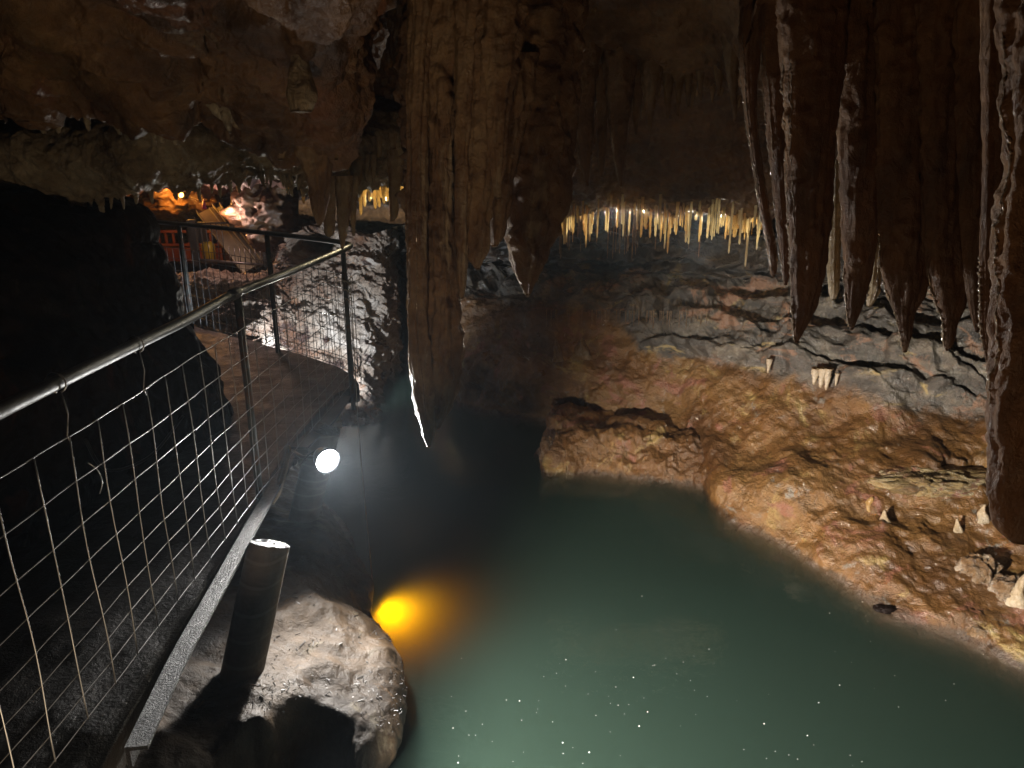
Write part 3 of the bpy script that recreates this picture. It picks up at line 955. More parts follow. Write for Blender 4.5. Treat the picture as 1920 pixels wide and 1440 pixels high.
# ------------------------------------------------------------------ speleothems
def pendant(name, outline, Y, mat, label, cat, group=None, ratio=0.6, flute=0.10, nth=40, tmax=0.22, lean=0.0, seed=0, knob=0.0, beads=(), tmin=0.008, lump=0.002):
    """a hanging lobe of stone: outline is its width at each height, at distance Y; depth from ratio."""
    o = np.array(outline, dtype=float)
    top = W((o[0, 1] + o[0, 2]) / 2, o[0, 0], Y)
    bot = W((o[-1, 1] + o[-1, 2]) / 2, o[-1, 0], Y)
    L = top.z - bot.z
    n = int(max(14, min(170, L / 0.0095)))
    if len(o) > 2:
        d = crom(o, n * 2)
        ys = np.linspace(o[0, 0], o[-1, 0], n)
        order = np.argsort(d[:, 0])
        Ls = np.interp(ys, d[order, 0], d[order, 1])
        Rs = np.interp(ys, d[order, 0], d[order, 2])
    else:
        ys = np.linspace(o[0, 0], o[-1, 0], n)
        Ls = np.interp(ys, o[:, 0], o[:, 1])
        Rs = np.interp(ys, o[:, 0], o[:, 2])
    th = np.linspace(0, 2 * math.pi, nth, endpoint=False)
    P = np.zeros((n, nth, 3))
    for j in range(n):
        a = W(Ls[j], ys[j], Y)
        b = W(Rs[j], ys[j], Y)
        c = (a + b) / 2
        hw = max(0.002, abs(b.x - a.x) / 2)
        td = min(tmax, max(tmin if j < n - 3 else 0.002, hw * ratio))
        yy = lean * (top.z - c.z)
        P[j, :, 0] = c.x + hw * np.cos(th)
        P[j, :, 1] = Y + yy + td * np.sin(th)
        P[j, :, 2] = c.z
    cx = P.mean(axis=1, keepdims=True)
    D = P - cx
    hwj = np.linalg.norm(D, axis=-1).max(axis=1)
    sc = np.minimum(hwj, 0.12)[:, None]
    q = np.stack([np.cos(th)[None, :] + 0 * P[..., 2], np.sin(th)[None, :] + 0 * P[..., 2], P[..., 2] * 1.1 + seed], -1)
    q2 = np.concatenate([P[..., :2] * 15.0, P[..., 2:] * 2.6], -1) + seed + (0.9 * fbm(P, 5.0, 2, seed + 2))[..., None]
    nn = D / (np.linalg.norm(D, axis=-1, keepdims=True) + 1e-9)
    dsp = flute * sc * (fbm(q * np.array([2.2, 2.2, 1]), 1.0, 3, seed) + 0.9 * ridged(q2, 1.0, 3, seed + 7) - 0.3)
    dsp += knob * sc * np.clip(fbm(P, 26, 3, seed + 3), 0, 1)
    dsp += 0.05 * sc * fbm(P, 34, 3, seed + 5) + (0.013 if mat is M['drape'] else lump) * smoothstep(0.03, 0.11, sc) * (fbm(P * np.array([1, 1, .7]), 20, 3, seed + 9) + ridged(P * np.array([1, 1, .45]), 13, 2, seed + 4) - .4)
    P = P + nn * dsp[..., None]
    V = P.reshape(-1, 3).tolist()
    F = grid_faces(n, nth, True)
    tip = P[-1].mean(axis=0) - np.array([0, 0, 0.004])
    V.append(tip.tolist())
    ti = len(V) - 1
    F += [((n - 1) * nth + (k + 1) % nth, (n - 1) * nth + k, ti) for k in range(nth)]
    F = [tuple(reversed(f)) for f in F]
    base = (top.x, Y, top.z)
    if beads:
        root = tag(empty(name, base), label, cat, group)
        mesh_obj("stone_body", V, F, mat, parent=root)
        for side, y0, y1, amt in beads:
            y0 = max(y0, o[0, 0] + 2)
            y1 = min(y1, o[-1, 0] - 1)
            pts, rad = [], []
            yv = y0
            kk = {'L': nth // 2, 'R': 0, 'F': int(nth * 0.75), 'FL': int(nth * 0.62), 'FR': int(nth * 0.87)}[side]
            ph = random.uniform(0, 9)
            while yv < y1:
                jf = float(np.interp(yv, ys, np.arange(n)))
                j0 = int(min(n - 2, jf))
                kw = kk + (nth / 40.0) * (0.5 * math.sin(yv * 0.021 + ph) + 0.25 * math.sin(yv * 0.067 + ph))
                k0 = int(math.floor(kw)) % nth
                fk = kw - math.floor(kw)
                a = P[j0, k0] * (1 - fk) + P[j0, (k0 + 1) % nth] * fk
                b = P[j0 + 1, k0] * (1 - fk) + P[j0 + 1, (k0 + 1) % nth] * fk
                pts.append(a + (b - a) * (jf - j0))
                e = min(1.0, (yv - y0) / 12 + 0.25, (y1 - yv) / 8 + 0.3)
                rad.append(amt * e * random.choice((0.0010, 0.0014, 0.0018, 0.0026, 0.0040, 0.0058)))
                yv += random.uniform(2.0, 4.5)
            if len(pts) > 3:
                V2, F2 = tube_vf(pts, rad, 7)
                mesh_obj("drip_rib", V2, F2, M['bead'], parent=root)
        return root
    return tag(mesh_obj(name, V, F, mat, loc=base), label, cat, group)


def spike_mesh(name, L, r0, r1, mat, seed, nth=14, bend=0.0):
    n = max(10, int(L / 0.012))
    V = []
    for j in range(n):
        t = j / (n - 1)
        r = r0 + (r1 - r0) * (t ** 0.7)
        if t > 0.93:
            r *= math.sqrt(max(0.02, 1 - ((t - 0.93) / 0.07) ** 2))
        for k in range(nth):
            a = 2 * math.pi * k / nth
            rr = r * (1 + 0.22 * math.sin(seed * 3.1 + t * 9 + 2 * a) * (1 - t) + 0.13 * math.sin(seed + 31 * t))
            V.append((rr * math.cos(a) + bend * t * t, rr * math.sin(a), -L * t))
    F = [tuple(reversed(f)) for f in grid_faces(n, nth, True)]
    F.append(tuple(range(n * nth - nth, n * nth)))
    me = bpy.data.meshes.new(name)
    me.from_pydata(V, [], F)
    me.polygons.foreach_set("use_smooth", np.ones(len(me.polygons), dtype=bool))
    me.materials.append(mat)
    return me


def place_mesh(name, me, loc, scale, rotz, label, cat, group, tilt=0.0):
    o = bpy.data.objects.new(name, me)
    o.location = loc
    o.scale = scale
    o.rotation_euler = (random.uniform(-tilt, tilt), random.uniform(-tilt, tilt), rotz)
    COL.objects.link(o)
    return tag(o, label, cat, group)


# middle drapery mass over the pool
pendant("flowstone_drapery", [(-180, 790, 1100), (0, 780, 1050), (140, 776, 1000), (240, 778, 965), (330, 784, 935), (400, 796, 905), (450, 806, 885), (480, 830, 860)],
        3.34, M['drape'], "wide brown flowstone curtain behind the folds of the middle drapery", "drapery", "great draperies over the pool", ratio=0.3, flute=0.5, nth=160, tmax=0.14, seed=3, knob=0.10)
pendant("flowstone_drapery", [(-140, 770, 840), (60, 768, 812), (200, 766, 802), (400, 765, 799), (560, 767, 802), (680, 771, 812), (760, 780, 816), (810, 793, 815), (838, 801, 807)],
        3.06, M['drape'], "longest dark fold of the middle drapery, its wet tip hanging lowest over the pool", "drapery", "great draperies over the pool", ratio=1.0, flute=0.22, nth=80, tmax=0.10, seed=4, knob=0.10,
        beads=(('L', 120, 790, 0.7), ('FL', 200, 832, 0.55), ('F', 380, 800, 0.6), ('L', 560, 770, 0.6)))
pendant("flowstone_drapery", [(-120, 812, 880), (100, 808, 858), (260, 806, 846), (400, 808, 844), (520, 811, 852), (620, 810, 856), (700, 808, 852), (760, 806, 840), (804, 808, 822)],
        3.08, M['drape'], "thick lumpy brown fold right against the longest dark fold, ending just above its tip", "drapery", "great draperies over the pool", ratio=0.8, flute=0.42, nth=80, tmax=0.10, seed=6, knob=0.2)
pendant("flowstone_drapery", [(-80, 858, 920), (120, 856, 892), (260, 855, 882), (380, 854, 877), (460, 855, 877), (530, 860, 872), (560, 864, 868)],
        3.02, M['drape'], "narrow ribbed fold with a pointed end between the lumpy fold and the blunt lobe", "drapery", "great draperies over the pool", ratio=0.9, flute=0.28, nth=64, tmax=0.08, seed=8, knob=0.15)
pendant("flowstone_drapery", [(-80, 900, 985), (120, 905, 965), (230, 912, 950), (320, 920, 944), (372, 928, 938)],
        3.0, M['drape'], "short ribbed fold high on the middle drapery, left of the broad spear", "drapery", "great draperies over the pool", ratio=0.8, flute=0.28, nth=56, tmax=0.08, seed=10, knob=0.15)
pendant("flowstone_drapery", [(60, 890, 965), (250, 888, 935), (340, 882, 926), (420, 880, 918), (470, 878, 915), (505, 892, 900)], 3.02, M['drape'],
        "fluted brown drapery lobe ending in a blunt point just right of the middle drapery's folds", "drapery", "great draperies over the pool", ratio=0.5, flute=0.3, nth=72, seed=9, knob=0.1)
pendant("flowstone_drapery", [(100, 890, 1000), (300, 903, 965), (400, 908, 952), (440, 914, 944), (462, 922, 932)], 3.12, M['drape'],
        "short dark lobe between the blunt brown lobe and the broad spear-shaped drapery", "drapery", "great draperies over the pool", ratio=0.5, flute=0.25, nth=56, seed=12)
pendant("flowstone_drapery", [(-120, 920, 1120), (60, 938, 1085), (200, 944, 1070), (350, 952, 1058), (430, 958, 1040), (480, 963, 1022), (520, 972, 1006), (554, 987, 993)], 3.2, M['drape'],
        "broad dark spear-shaped drapery with a bright wet left edge above the far bank", "drapery", "great draperies over the pool", ratio=0.4, flute=0.2, nth=84, seed=15, beads=(('L', 400, 552, 1.1), ('FL', 500, 552, 1.0)))

# brown stalactites between the draperies (fringe below the roof edge)
mid = [([(20, 1060, 1130), (150, 1074, 1118), (260, 1082, 1112), (320, 1092, 1108), (348, 1098, 1104)], 4.0, "long brown stalactite just right of the spear-shaped drapery, glinting along its left side"),
       ([(60, 1110, 1150), (200, 1118, 1140), (300, 1122, 1134), (332, 1126, 1130)], 4.3, "slim dark stalactite squeezed between two long brown ones above the straws"),
       ([(20, 1128, 1200), (150, 1138, 1186), (250, 1146, 1176), (320, 1156, 1170), (350, 1162, 1167)], 4.0, "thick tapering brown stalactite above the left end of the straw row"),
       ([(60, 1180, 1215), (180, 1186, 1204), (240, 1189, 1196), (253, 1191, 1194)], 4.1, "thin pointed stalactite right of the thick tapering one"),
       ([(60, 1198, 1250), (150, 1206, 1238), (210, 1212, 1226), (246, 1217, 1221)], 4.0, "bulging teardrop stalactite in the short row under the roof edge"),
       ([(60, 1236, 1272), (170, 1245, 1260), (222, 1250, 1254)], 4.05, "short pale-tipped stalactite right of the bulging teardrop"),
       ([(60, 1262, 1292), (165, 1267, 1279), (218, 1270, 1273)], 4.1, "crooked short stalactite in the middle of the short row"),
       ([(40, 1280, 1312), (150, 1285, 1297), (200, 1289, 1292)], 4.05, "stubby wet stalactite between the crooked one and the drapery arch"),
       ([(40, 1302, 1336), (140, 1307, 1320), (188, 1313, 1316)], 4.0, "hooked stalactite with a shining tip near the right-hand drapery"),
       ([(40, 1330, 1372), (120, 1338, 1358), (180, 1346, 1350)], 3.9, "leaning pale stalactite last in the short row before the drapery"),
       ([(40, 1352, 1396), (130, 1362, 1384), (200, 1372, 1382), (228, 1376, 1379)], 3.7, "knobbly stalactite touching the left edge of the right-hand drapery")]
for i, (ol, Y, lab) in enumerate(mid):
    pendant("stalactite", ol, Y, M['stal'] if i > 3 else M['drape'], lab, "stalactite", "stalactites under the roof edge", ratio=0.85, flute=0.16, nth=36, seed=30 + i,
            beads=((('L', 110, ol[-1][0], 1.0),) if i in (0, 2) else (('L', ol[-1][0] - 50, ol[-1][0], 0.8),)))

# right-hand draperies, wet brown blades
RB = [([(-40, 1392, 1440), (90, 1388, 1425), (200, 1396, 1418), (300, 1410, 1428), (400, 1426, 1444), (470, 1439, 1456), (508, 1444, 1456), (518, 1447, 1453)], 3.05, "thin wet rib with a drop-shaped end at the left edge of the dark draperies", 0.8, (('L', 20, 510, 1.0), ('FL', 60, 510, 0.8), ('FR', 200, 500, 0.7))),
      ([(-60, 1425, 1490), (100, 1430, 1484), (250, 1440, 1486), (400, 1455, 1490), (480, 1463, 1486), (534, 1470, 1476)], 2.95, "narrow dark blade next to the thin wet rib", 0.5, (('L', 100, 530, 0.8), ('FL', 30, 300, 0.7))),
      ([(-80, 1455, 1590), (150, 1470, 1575), (350, 1478, 1562), (460, 1482, 1550), (530, 1485, 1541), (580, 1486, 1529), (620, 1488, 1508), (642, 1491, 1496)], 2.8, "wide brown blade with a beaded bright left edge, longest of the left draperies", 0.35, (('L', 100, 640, 1.4), ('FL', 120, 460, 0.7), ('FL', 90, 260, 0.7), ('L', 150, 640, 0.8))),
      ([(300, 1548, 1582), (420, 1551, 1578), (500, 1552, 1574), (545, 1555, 1572), (562, 1558, 1564)], 3.15, "short pale lit lobe between two dark brown blades", 0.8, ()),
      ([(-80, 1560, 1670), (200, 1572, 1652), (400, 1581, 1646), (500, 1585, 1634), (560, 1587, 1620), (600, 1590, 1606), (618, 1594, 1599)], 2.85, "dark blade with a narrow pointed end left of the encrusted lit rib", 0.4, (('L', 500, 616, 1.2),)),
      ([(300, 1640, 1668), (400, 1640, 1660), (480, 1634, 1654), (540, 1628, 1648), (574, 1626, 1634)], 3.1, "encrusted pale rib lit from behind between two broad dark blades", 0.8, (('L', 400, 570, 1.4), ('F', 400, 570, 1.3))),
      ([(-80, 1640, 1760), (200, 1648, 1745), (400, 1652, 1740), (500, 1655, 1738), (550, 1666, 1730), (585, 1678, 1716), (630, 1688, 1708), (660, 1693, 1700)], 2.75, "broadest dark blade, spreading like a fin above its hooked point", 0.35, (('L', 430, 655, 1.2),)),
      ([(-80, 1720, 1830), (200, 1728, 1815), (400, 1732, 1812), (500, 1740, 1812), (560, 1755, 1810), (600, 1768, 1796), (640, 1770, 1788), (657, 1773, 1779)], 2.7, "dark blade with a glistening left edge and blunt curled point", 0.35, (('L', 500, 650, 1.4),)),
      ([(-80, 1790, 1870), (200, 1795, 1860), (450, 1805, 1852), (560, 1815, 1848), (622, 1828, 1838)], 2.65, "almost black slim blade near the big foreground drapery", 0.4, ()),
      ([(-60, 1840, 1900), (300, 1842, 1882), (500, 1838, 1872), (600, 1838, 1868), (660, 1846, 1866), (704, 1855, 1862)], 2.3, "slim blade with a sparkling edge touching the big foreground drapery", 0.5, (('L', 480, 660, 1.4), ('L', 500, 600, 1.0)))]
for i, (ol, Y, lab, ra, bd) in enumerate(RB):
    pendant("flowstone_drapery", ol, Y, M['stal_pale'] if i in (3, 5) else M['drape_wet'], lab, "drapery", "dark wet draperies on the right", ratio=ra, flute=0.12, nth=64, tmax=0.09, seed=50 + i, knob=0.5 if i == 5 else 0.08, beads=bd)
pendant("flowstone_drapery", [(-200, 1890, 2200), (0, 1886, 2170), (150, 1890, 2150), (300, 1888, 2130), (420, 1876, 2110), (520, 1870, 2090), (650, 1866, 2070), (780, 1862, 2050), (880, 1860, 2025), (950, 1863, 2000), (990, 1872, 1975), (1018, 1900, 1940)], 1.65,
        M['drape_wet'], "huge black foreground drapery at the right edge of the picture with a shining left rim", "drapery", "dark wet draperies on the right", ratio=0.35, flute=0.10, nth=90, tmax=0.12, seed=71,
        beads=(('L', 60, 760, 0.8), ('L', 240, 740, 0.6)))

# left ceiling: stalactites hanging from the near ceiling block
LS = [([(130, 520, 640), (200, 540, 628), (270, 556, 622), (330, 578, 618), (380, 586, 612), (410, 592, 606), (424, 597, 600)], 3.25, 'drape', "long lumpy brown stalactite hanging in front of the railing corner", 0.8),
      ([(-260, 535, 590), (-100, 540, 580), (20, 545, 574), (90, 548, 572), (130, 546, 578), (170, 540, 590), (210, 548, 580)], 2.62, 'ceil_pale', "pale upright column of flowstone joining the near ceiling at the top", 0.9),
      ([(120, 500, 560), (200, 505, 548), (260, 515, 540), (300, 522, 532)], 3.2, 'drape', "smaller brown stalactite left of the long lumpy one", 0.8),
      ([(140, 600, 660), (210, 610, 648), (260, 622, 640), (300, 628, 633)], 3.2, 'drape', "rough brown stalactite right of the long lumpy one", 0.8),
      ([(120, 380, 480), (190, 392, 470), (225, 420, 462), (244, 452, 460)], 3.12, 'ceil_pale', "wide pale fold of flowstone on the near ceiling lip", 0.5),
      ([(150, 408, 440), (215, 416, 434), (249, 429, 434)], 3.1, 'ceil_pale', "slim pointed pale stalactite under the wide pale fold", 0.8),
      ([(150, -10, 60), (200, 5, 56), (228, 34, 54)], 3.05, 'ceil', "square brown flap of rock hanging at the left picture edge", 0.4)]
for i, (ol, Y, mt, lab, ra) in enumerate(LS):
    pendant("stalactite" if i != 1 else "flowstone_column", ol, Y, M[mt], lab, "stalactite" if i != 1 else "column", "stalactites of the near ceiling" if i != 1 else None, ratio=ra, flute=0.22, nth=48, seed=80 + i, knob=0.15)
# group further in, above the rail corner
LG = [([(330, 606, 632), (400, 608, 628), (436, 610, 626), (444, 614, 620)], 4.3, "blunt brown stalactite above the corner of the railing"),
      ([(330, 628, 660), (400, 632, 656), (440, 636, 650), (468, 640, 644)], 4.2, "longest of the stalactites just above the railing corner, pointed"),
      ([(330, 655, 672), (400, 657, 668), (442, 661, 665)], 4.3, "slim curved stalactite right of the pointed one above the railing corner"),
      ([(280, 728, 760), (360, 730, 748), (400, 732, 746), (415, 732, 738)], 4.4, "knobbly stalactite with a bulbous tip beside the longest drapery"),
      ([(300, 655, 682), (340, 660, 676), (362, 656, 664)], 4.6, "bent thin stalactite above the golden lit cluster"),
      ([(290, 680, 694), (330, 683, 690), (340, 685, 688)], 4.7, "small straight stalactite above the golden lit cluster"),
      ([(290, 694, 706), (330, 697, 704), (348, 699, 703)], 4.7, "small blunt stalactite right above the golden lit cluster"),
      ([(255, 706, 716), (290, 708, 715), (296, 710, 713)], 4.5, "short tube stalactite left of the black drapery rim"),
      ([(250, 729, 744), (285, 732, 741), (300, 734, 739)], 4.4, "short double stalactite close to the black drapery rim")]
for i, (ol, Y, lab) in enumerate(LG):
    pendant("stalactite", ol, Y, M['stal'], lab, "stalactite", "stalactites above the railing corner", ratio=0.8, flute=0.14, nth=30, seed=100 + i, beads=(('L', ol[0][0] + 30, ol[-1][0], 0.8),) if i in (0, 1, 2) else ())

# golden cluster lit from behind
GC = [(676, 340, 404), (683, 345, 388), (690, 346, 378), (694, 345, 374), (700, 350, 392), (707, 350, 389), (712, 352, 372), (718, 350, 382), (724, 352, 378), (753, 345, 376), (759, 348, 380), (568, 358, 382), (582, 365, 381)]
gme = [spike_mesh("golden_stalactite", 0.2, 0.016, 0.008, M['straw_gold'], s, 12) for s in (1, 2, 3)]
for i, (px, y0, y1) in enumerate(GC):
    Y = 5.45 + 0.1 * math.sin(i * 2.4)
    a, b = W(px, y0 - 8, Y), W(px, y1, Y)
    k = (a.z - b.z) / 0.2
    place_mesh("stalactite", gme[i % 3], a, (1.2, 1.2, k), i, "small golden stalactite in the lit cluster left of the longest drapery", "stalactite", "golden stalactites in the lit cluster", 0.05)

# soda straws, lit
S4 = 4.364
ST = [(102, 600, 795), (120, 600, 810), (185, 560, 860), (212, 560, 795), (245, 570, 820), (275, 650, 735), (320, 600, 730), (352, 620, 940), (390, 400, 890), (447, 600, 858), (465, 500, 640), (515, 560, 800), (527, 600, 810),
      (612, 540, 775), (645, 560, 745), (658, 600, 845), (710, 580, 840), (745, 600, 670), (778, 600, 720), (810, 580, 855), (830, 600, 720), (880, 640, 858), (925, 600, 845), (955, 560, 790), (975, 700, 890), (993, 640, 825),
      (1010, 600, 948), (1033, 680, 985), (1063, 650, 760), (1085, 600, 810), (1097, 700, 832), (1128, 560, 735), (1145, 650, 770), (1172, 640, 800), (1180, 640, 895), (1210, 660, 908), (1240, 560, 660), (1262, 600, 690),
      (1278, 600, 680), (1290, 640, 890), (1305, 580, 840), (1358, 640, 860), (1385, 600, 840), (1395, 700, 875), (1415, 590, 850), (1438, 600, 820), (1470, 640, 770), (1485, 590, 760), (1508, 700, 870), (1525, 650, 790),
      (1548, 640, 985), (1590, 650, 745), (1610, 650, 750), (1625, 680, 910), (1655, 640, 810), (1680, 640, 815), (1712, 640, 730), (1740, 610, 775), (1693, 620, 1095), (1775, 640, 955), (1795, 640, 730)]
sme = {}
for kind, mat in (("gold", M['straw_gold']), ("pale", M['straw_pale'])):
    sme[kind] = [spike_mesh("soda_straw", 0.3, 0.0105, 0.0075, mat, s, 10, bend=0.002 * (s - 2)) for s in (1, 2, 3)]
for i, (zx, y0, y1) in enumerate(ST):
    px, t, b = 1020 + zx / S4, 250 + y0 / S4, 250 + y1 / S4
    Y = 6.0 + random.uniform(-0.14, 0.14)
    A, B = W(px, min(t, 392) - 14, Y), W(px, b, Y)
    kind = "pale" if random.random() < 0.55 else "gold"
    lab = ("slender golden soda straw in the lit row hanging from the roof ledge" if kind == "gold" else "slender ivory white soda straw in the lit row hanging from the roof ledge")
    if zx == 1693:
        lab, kind = "longest grey-white soda straw near the right end of the lit row", "pale"
    if zx == 352:
        lab, kind = "long golden straw left of a brown cone near the row's left end", "gold"
    place_mesh("soda_straw", sme[kind][i % 3], A, (random.uniform(.75, 1.25),) * 2 + ((A.z - B.z) / 0.3,), i * 1.3, lab, "soda straw", "soda straws in the lit row", 0.012)
for i in range(64):
    px = random.uniform(1046, 1436) if i % 2 else random.choice((1060, 1105, 1190, 1250, 1330, 1385, 1415)) + random.gauss(0, 9)
    A = lip_at("pool_roof", px, 5, 5.6, 6.6)
    if A is None:
        continue
    A = A + Vector((0, random.uniform(-0.12, 0.1), 0.03))
    ln = random.choice((0.05, 0.07, 0.09, 0.12, 0.15, 0.2))
    kind = "pale" if random.random() < 0.55 else "gold"
    wr = random.choice((0.5, 0.6, 0.8, 1.1, 1.6))
    place_mesh("soda_straw", sme[kind][i % 3], A, (wr, wr, (ln + 0.03) / 0.3), i * 0.7, "slender golden soda straw in the lit row hanging from the roof ledge" if kind == "gold" else "slender ivory white soda straw in the lit row hanging from the roof ledge", "soda straw", "soda straws in the lit row", 0.03)
# dim thin straws further back
dme = [spike_mesh("dim_straw", 0.3, 0.006, 0.0035, M['straw_dim'], s, 8) for s in (1, 2)]
for i in range(44):
    px = random.choice((random.uniform(1050, 1135), random.uniform(1140, 1200))) if i < 38 else random.uniform(1200, 1420)
    Y = random.uniform(6.5, 7.0)
    t, b = 385, random.uniform(430, 488)
    A, B = W(px, t, Y), W(px, b, Y)
    place_mesh("soda_straw", dme[i % 2], A, (1, 1, (A.z - B.z) / 0.3), i, "hair-thin unlit soda straw in the dark behind the lit row", "soda straw", "unlit straws behind the lit row", 0.01)

# ragged fringe on the low ledge
fme = [spike_mesh("fringe_stalactite", 0.1, 0.022, 0.006, M['ceil_pale'], s, 14, 0.006 * (s - 2)) for s in (1, 2, 3, 4)]
fr_list = []
for px in (14, 22, 38, 62, 78, 92, 96, 104, 120, 128, 150, 158, 170, 182, 190, 205, 230, 256, 285, 322, 350, 372, 395, 410, 432, 448, 470, 492, 510, 532, 548, 566):
    ln = random.uniform(0.03, 0.075) if px not in (22, 96, 128, 158) else random.uniform(0.09, 0.125)
    A = lip_at("low_ceiling_ledge", px, 4, 3.5, 5.0)
    if A is None:
        continue
    place_mesh("stalactite", fme[random.randrange(4)], A + Vector((0, 0.01, 0.025)), (random.uniform(.6, 1.25), random.uniform(.6, 1.25), (ln + 0.025) / 0.1), random.uniform(0, 6), "stubby pale stalactite in the ragged row along the low ceiling ledge", "stalactite", "ragged row along the low ceiling ledge", 0.12)
# curled helictite-like rims at the right of that ledge
for i in range(34):
    px = random.uniform(360, 580)
    py = random.uniform(255, 322) + (px - 470) * 0.12
    Y = 4.05 + np.interp(px, [300, 600], [0, .4]) - 0.02
    A = W(px, py, Y)
    B = W(px, py + random.uniform(16, 34), Y)
    place_mesh("stalactite", fme[i % 4], A, (random.uniform(.5, .9), random.uniform(.5, .9), (A.z - B.z) / 0.1), random.uniform(0, 6), "small shining stalactite in the cluster over the passage entrance", "stalactite", "shining cluster over the passage entrance", 0.35)
rme = [spike_mesh("rib_stalactite", 0.1, 0.024, 0.006, M['stal'], s, 14, 0.004 * (s - 2)) for s in (1, 2, 3)]
# teeth on the near ceiling lip
for px, ln in ((75, 8), (110, 10), (158, 22), (215, 12), (232, 14), (252, 10), (282, 24), (300, 14), (328, 10)):
    A = lip_at("near_ceiling", px, 4, 2.6, 3.5)
    if A is None:
        continue
    place_mesh("stalactite", fme[px % 4], A + Vector((0, 0.01, 0.03)), (1.0, 1.0, (0.03 + ln * 0.0021) / 0.1), px, "blunt brown tooth of rock along the near ceiling lip", "stalactite", "teeth along the near ceiling lip", 0.1)
for px in list(range(1066, 1400, 13)):
    A = lip_at("roof_rib", px, 4, 3.4, 4.6)
    if A is None or random.random() < 0.2:
        continue
    ln = random.choice((0.04, 0.06, 0.08, 0.12))
    place_mesh("stalactite", rme[px % 3], A + Vector((0, 0.01, 0.03)), (random.uniform(.6, 1.1),) * 2 + ((0.03 + ln) / 0.1,), px, "small brown stalactite in the row along the roof rib above the straws", "stalactite", "small row along the roof rib", 0.1)
# tiny straws under the far bank ledge
for i in range(46):
    px = random.gauss(1200, 75)
    py = 590 + (px - 1180) * 0.012
    Y = np.interp(px, [1000, 1120, 1240, 1340], [7.05, 6.85, 6.5, 6.1]) - 0.05
    A, B = W(px, py - 8, Y), W(px, py + random.uniform(8, 26), Y)
    place_mesh("soda_straw", dme[i % 2], A, (1, 1, (A.z - B.z) / 0.3), i, "tiny straw in the dim row under the far bank's rock ledge", "soda straw", "tiny straws under the far rock ledge", 0.02)
# whitish stalactites on the right wall
for px, y0, y1, rr, lab in ((1443, 672, 700, 1.1, "small cream calcite tooth on the right wall, left of a cream cluster"), (1530, 690, 722, 1.6, "left tooth of the cream calcite cluster on the right wall"), (1543, 690, 728, 1.7, "middle tooth of the cream calcite cluster on the right wall"),
                            (1554, 690, 732, 1.5, "longest right tooth of the cream calcite cluster on the right wall"), (1570, 700, 724, .8, "thin grey tooth just right of the cream calcite cluster")):
    Y = np.interp(px, [1430, 1520, 1650], [5.75, 5.4, 5.2])
    A, B = W(px, y0, Y), W(px, y1, Y)
    me = spike_mesh("cream_stalactite", 0.15, 0.024, 0.007, M['stal_pale'], px, 14)
    place_mesh("stalactite", me, A, (rr, rr, (A.z - B.z) / 0.15), 0, lab, "stalactite", None, 0.02)


# stalagmites on the mud bank
def stalagmite(px, py, h, r, mat, label, Y, seed):
    b = W(px, py, Y)
    n, nth = 22, 18
    V = []
    for j in range(n):
        t = j / (n - 1)
        rad = r * (1 - t) ** 0.8 + 0.004
        for k in range(nth):
            a = 2 * math.pi * k / nth
            w = 1 + 0.2 * math.sin(3 * a + seed + 5 * t) + 0.15 * math.sin(11 * t + seed)
            V.append((b.x + rad * w * math.cos(a) + 0.02 * math.sin(3 * t + seed) * t, b.y + rad * w * math.sin(a), b.z - 0.06 + (h + 0.06) * t))
    F = grid_faces(n, nth, True)
    F.append(tuple(range((n - 1) * nth, n * nth)))
    tag(mesh_obj("stalagmite", V, F, mat, loc=(b.x, b.y, b.z)), label, "stalagmite", "stalagmites on the mud bank")


stalagmite(1792, 1008, 0.13, 0.04, M['stal_pale'], "sharp white-tipped stalagmite standing on the mud bank", 4.12, 1)
stalagmite(1660, 985, 0.11, 0.05, M['stal_pale'], "pale knobbly stalagmite on the mud, left of the sharp one", 4.28, 2)
stalagmite(1846, 962, 0.06, 0.035, M['stal_pale'], "small white stub of a stalagmite close to the foreground drapery", 4.15, 3)
stalagmite(1628, 955, 0.09, 0.05, M['straw_gold'], "ochre stump on the mud beside the pale knobbly stalagmite", 4.42, 4)
stalagmite(1908, 1120, 0.16, 0.05, M['stal_pale'], "tall white stalagmite at the right picture edge near the water", 3.55, 5)
stalagmite(1800, 705, 0.13, 0.05, M['straw_gold'], "yellow stalagmite on the high rock ledge", 5.2, 6)
stalagmite(1836, 705, 0.09, 0.045, M['straw_gold'], "lower yellow stalagmite next to the foreground drapery", 5.15, 7)
stalagmite(1045, 665, 0.17, 0.05, M['stal'], "slim reddish stalagmite on the far mud slope", 7.0, 8)
stalagmite(1093, 660, 0.14, 0.09, M['stal'], "broad cone stalagmite on the far mud slope", 7.0, 9)


def boulder(name, c, r, mat, label, cat, seed, nth=48, group=None):
    th = np.linspace(0.01, math.pi - 0.01, nth // 2)[:, None]
    ph = np.linspace(0, 2 * math.pi, nth, endpoint=False)[None, :]
    P = np.stack([np.sin(th) * np.cos(ph), np.sin(th) * np.sin(ph), np.cos(th) + 0 * ph], -1)
    k = 1 + 0.45 * fbm(P + seed * 3.7, 1.4, 4, seed) + 0.22 * ridged(P + seed, 3.0, 4, seed + 3) - 0.1
    V = np.array(c) + P * k[..., None] * np.array(r)
    F = [tuple(reversed(f)) for f in grid_faces(nth // 2, nth, True)]
    return tag(mesh_obj(name, V.reshape(-1, 3), F, mat, loc=c), label, cat, group)


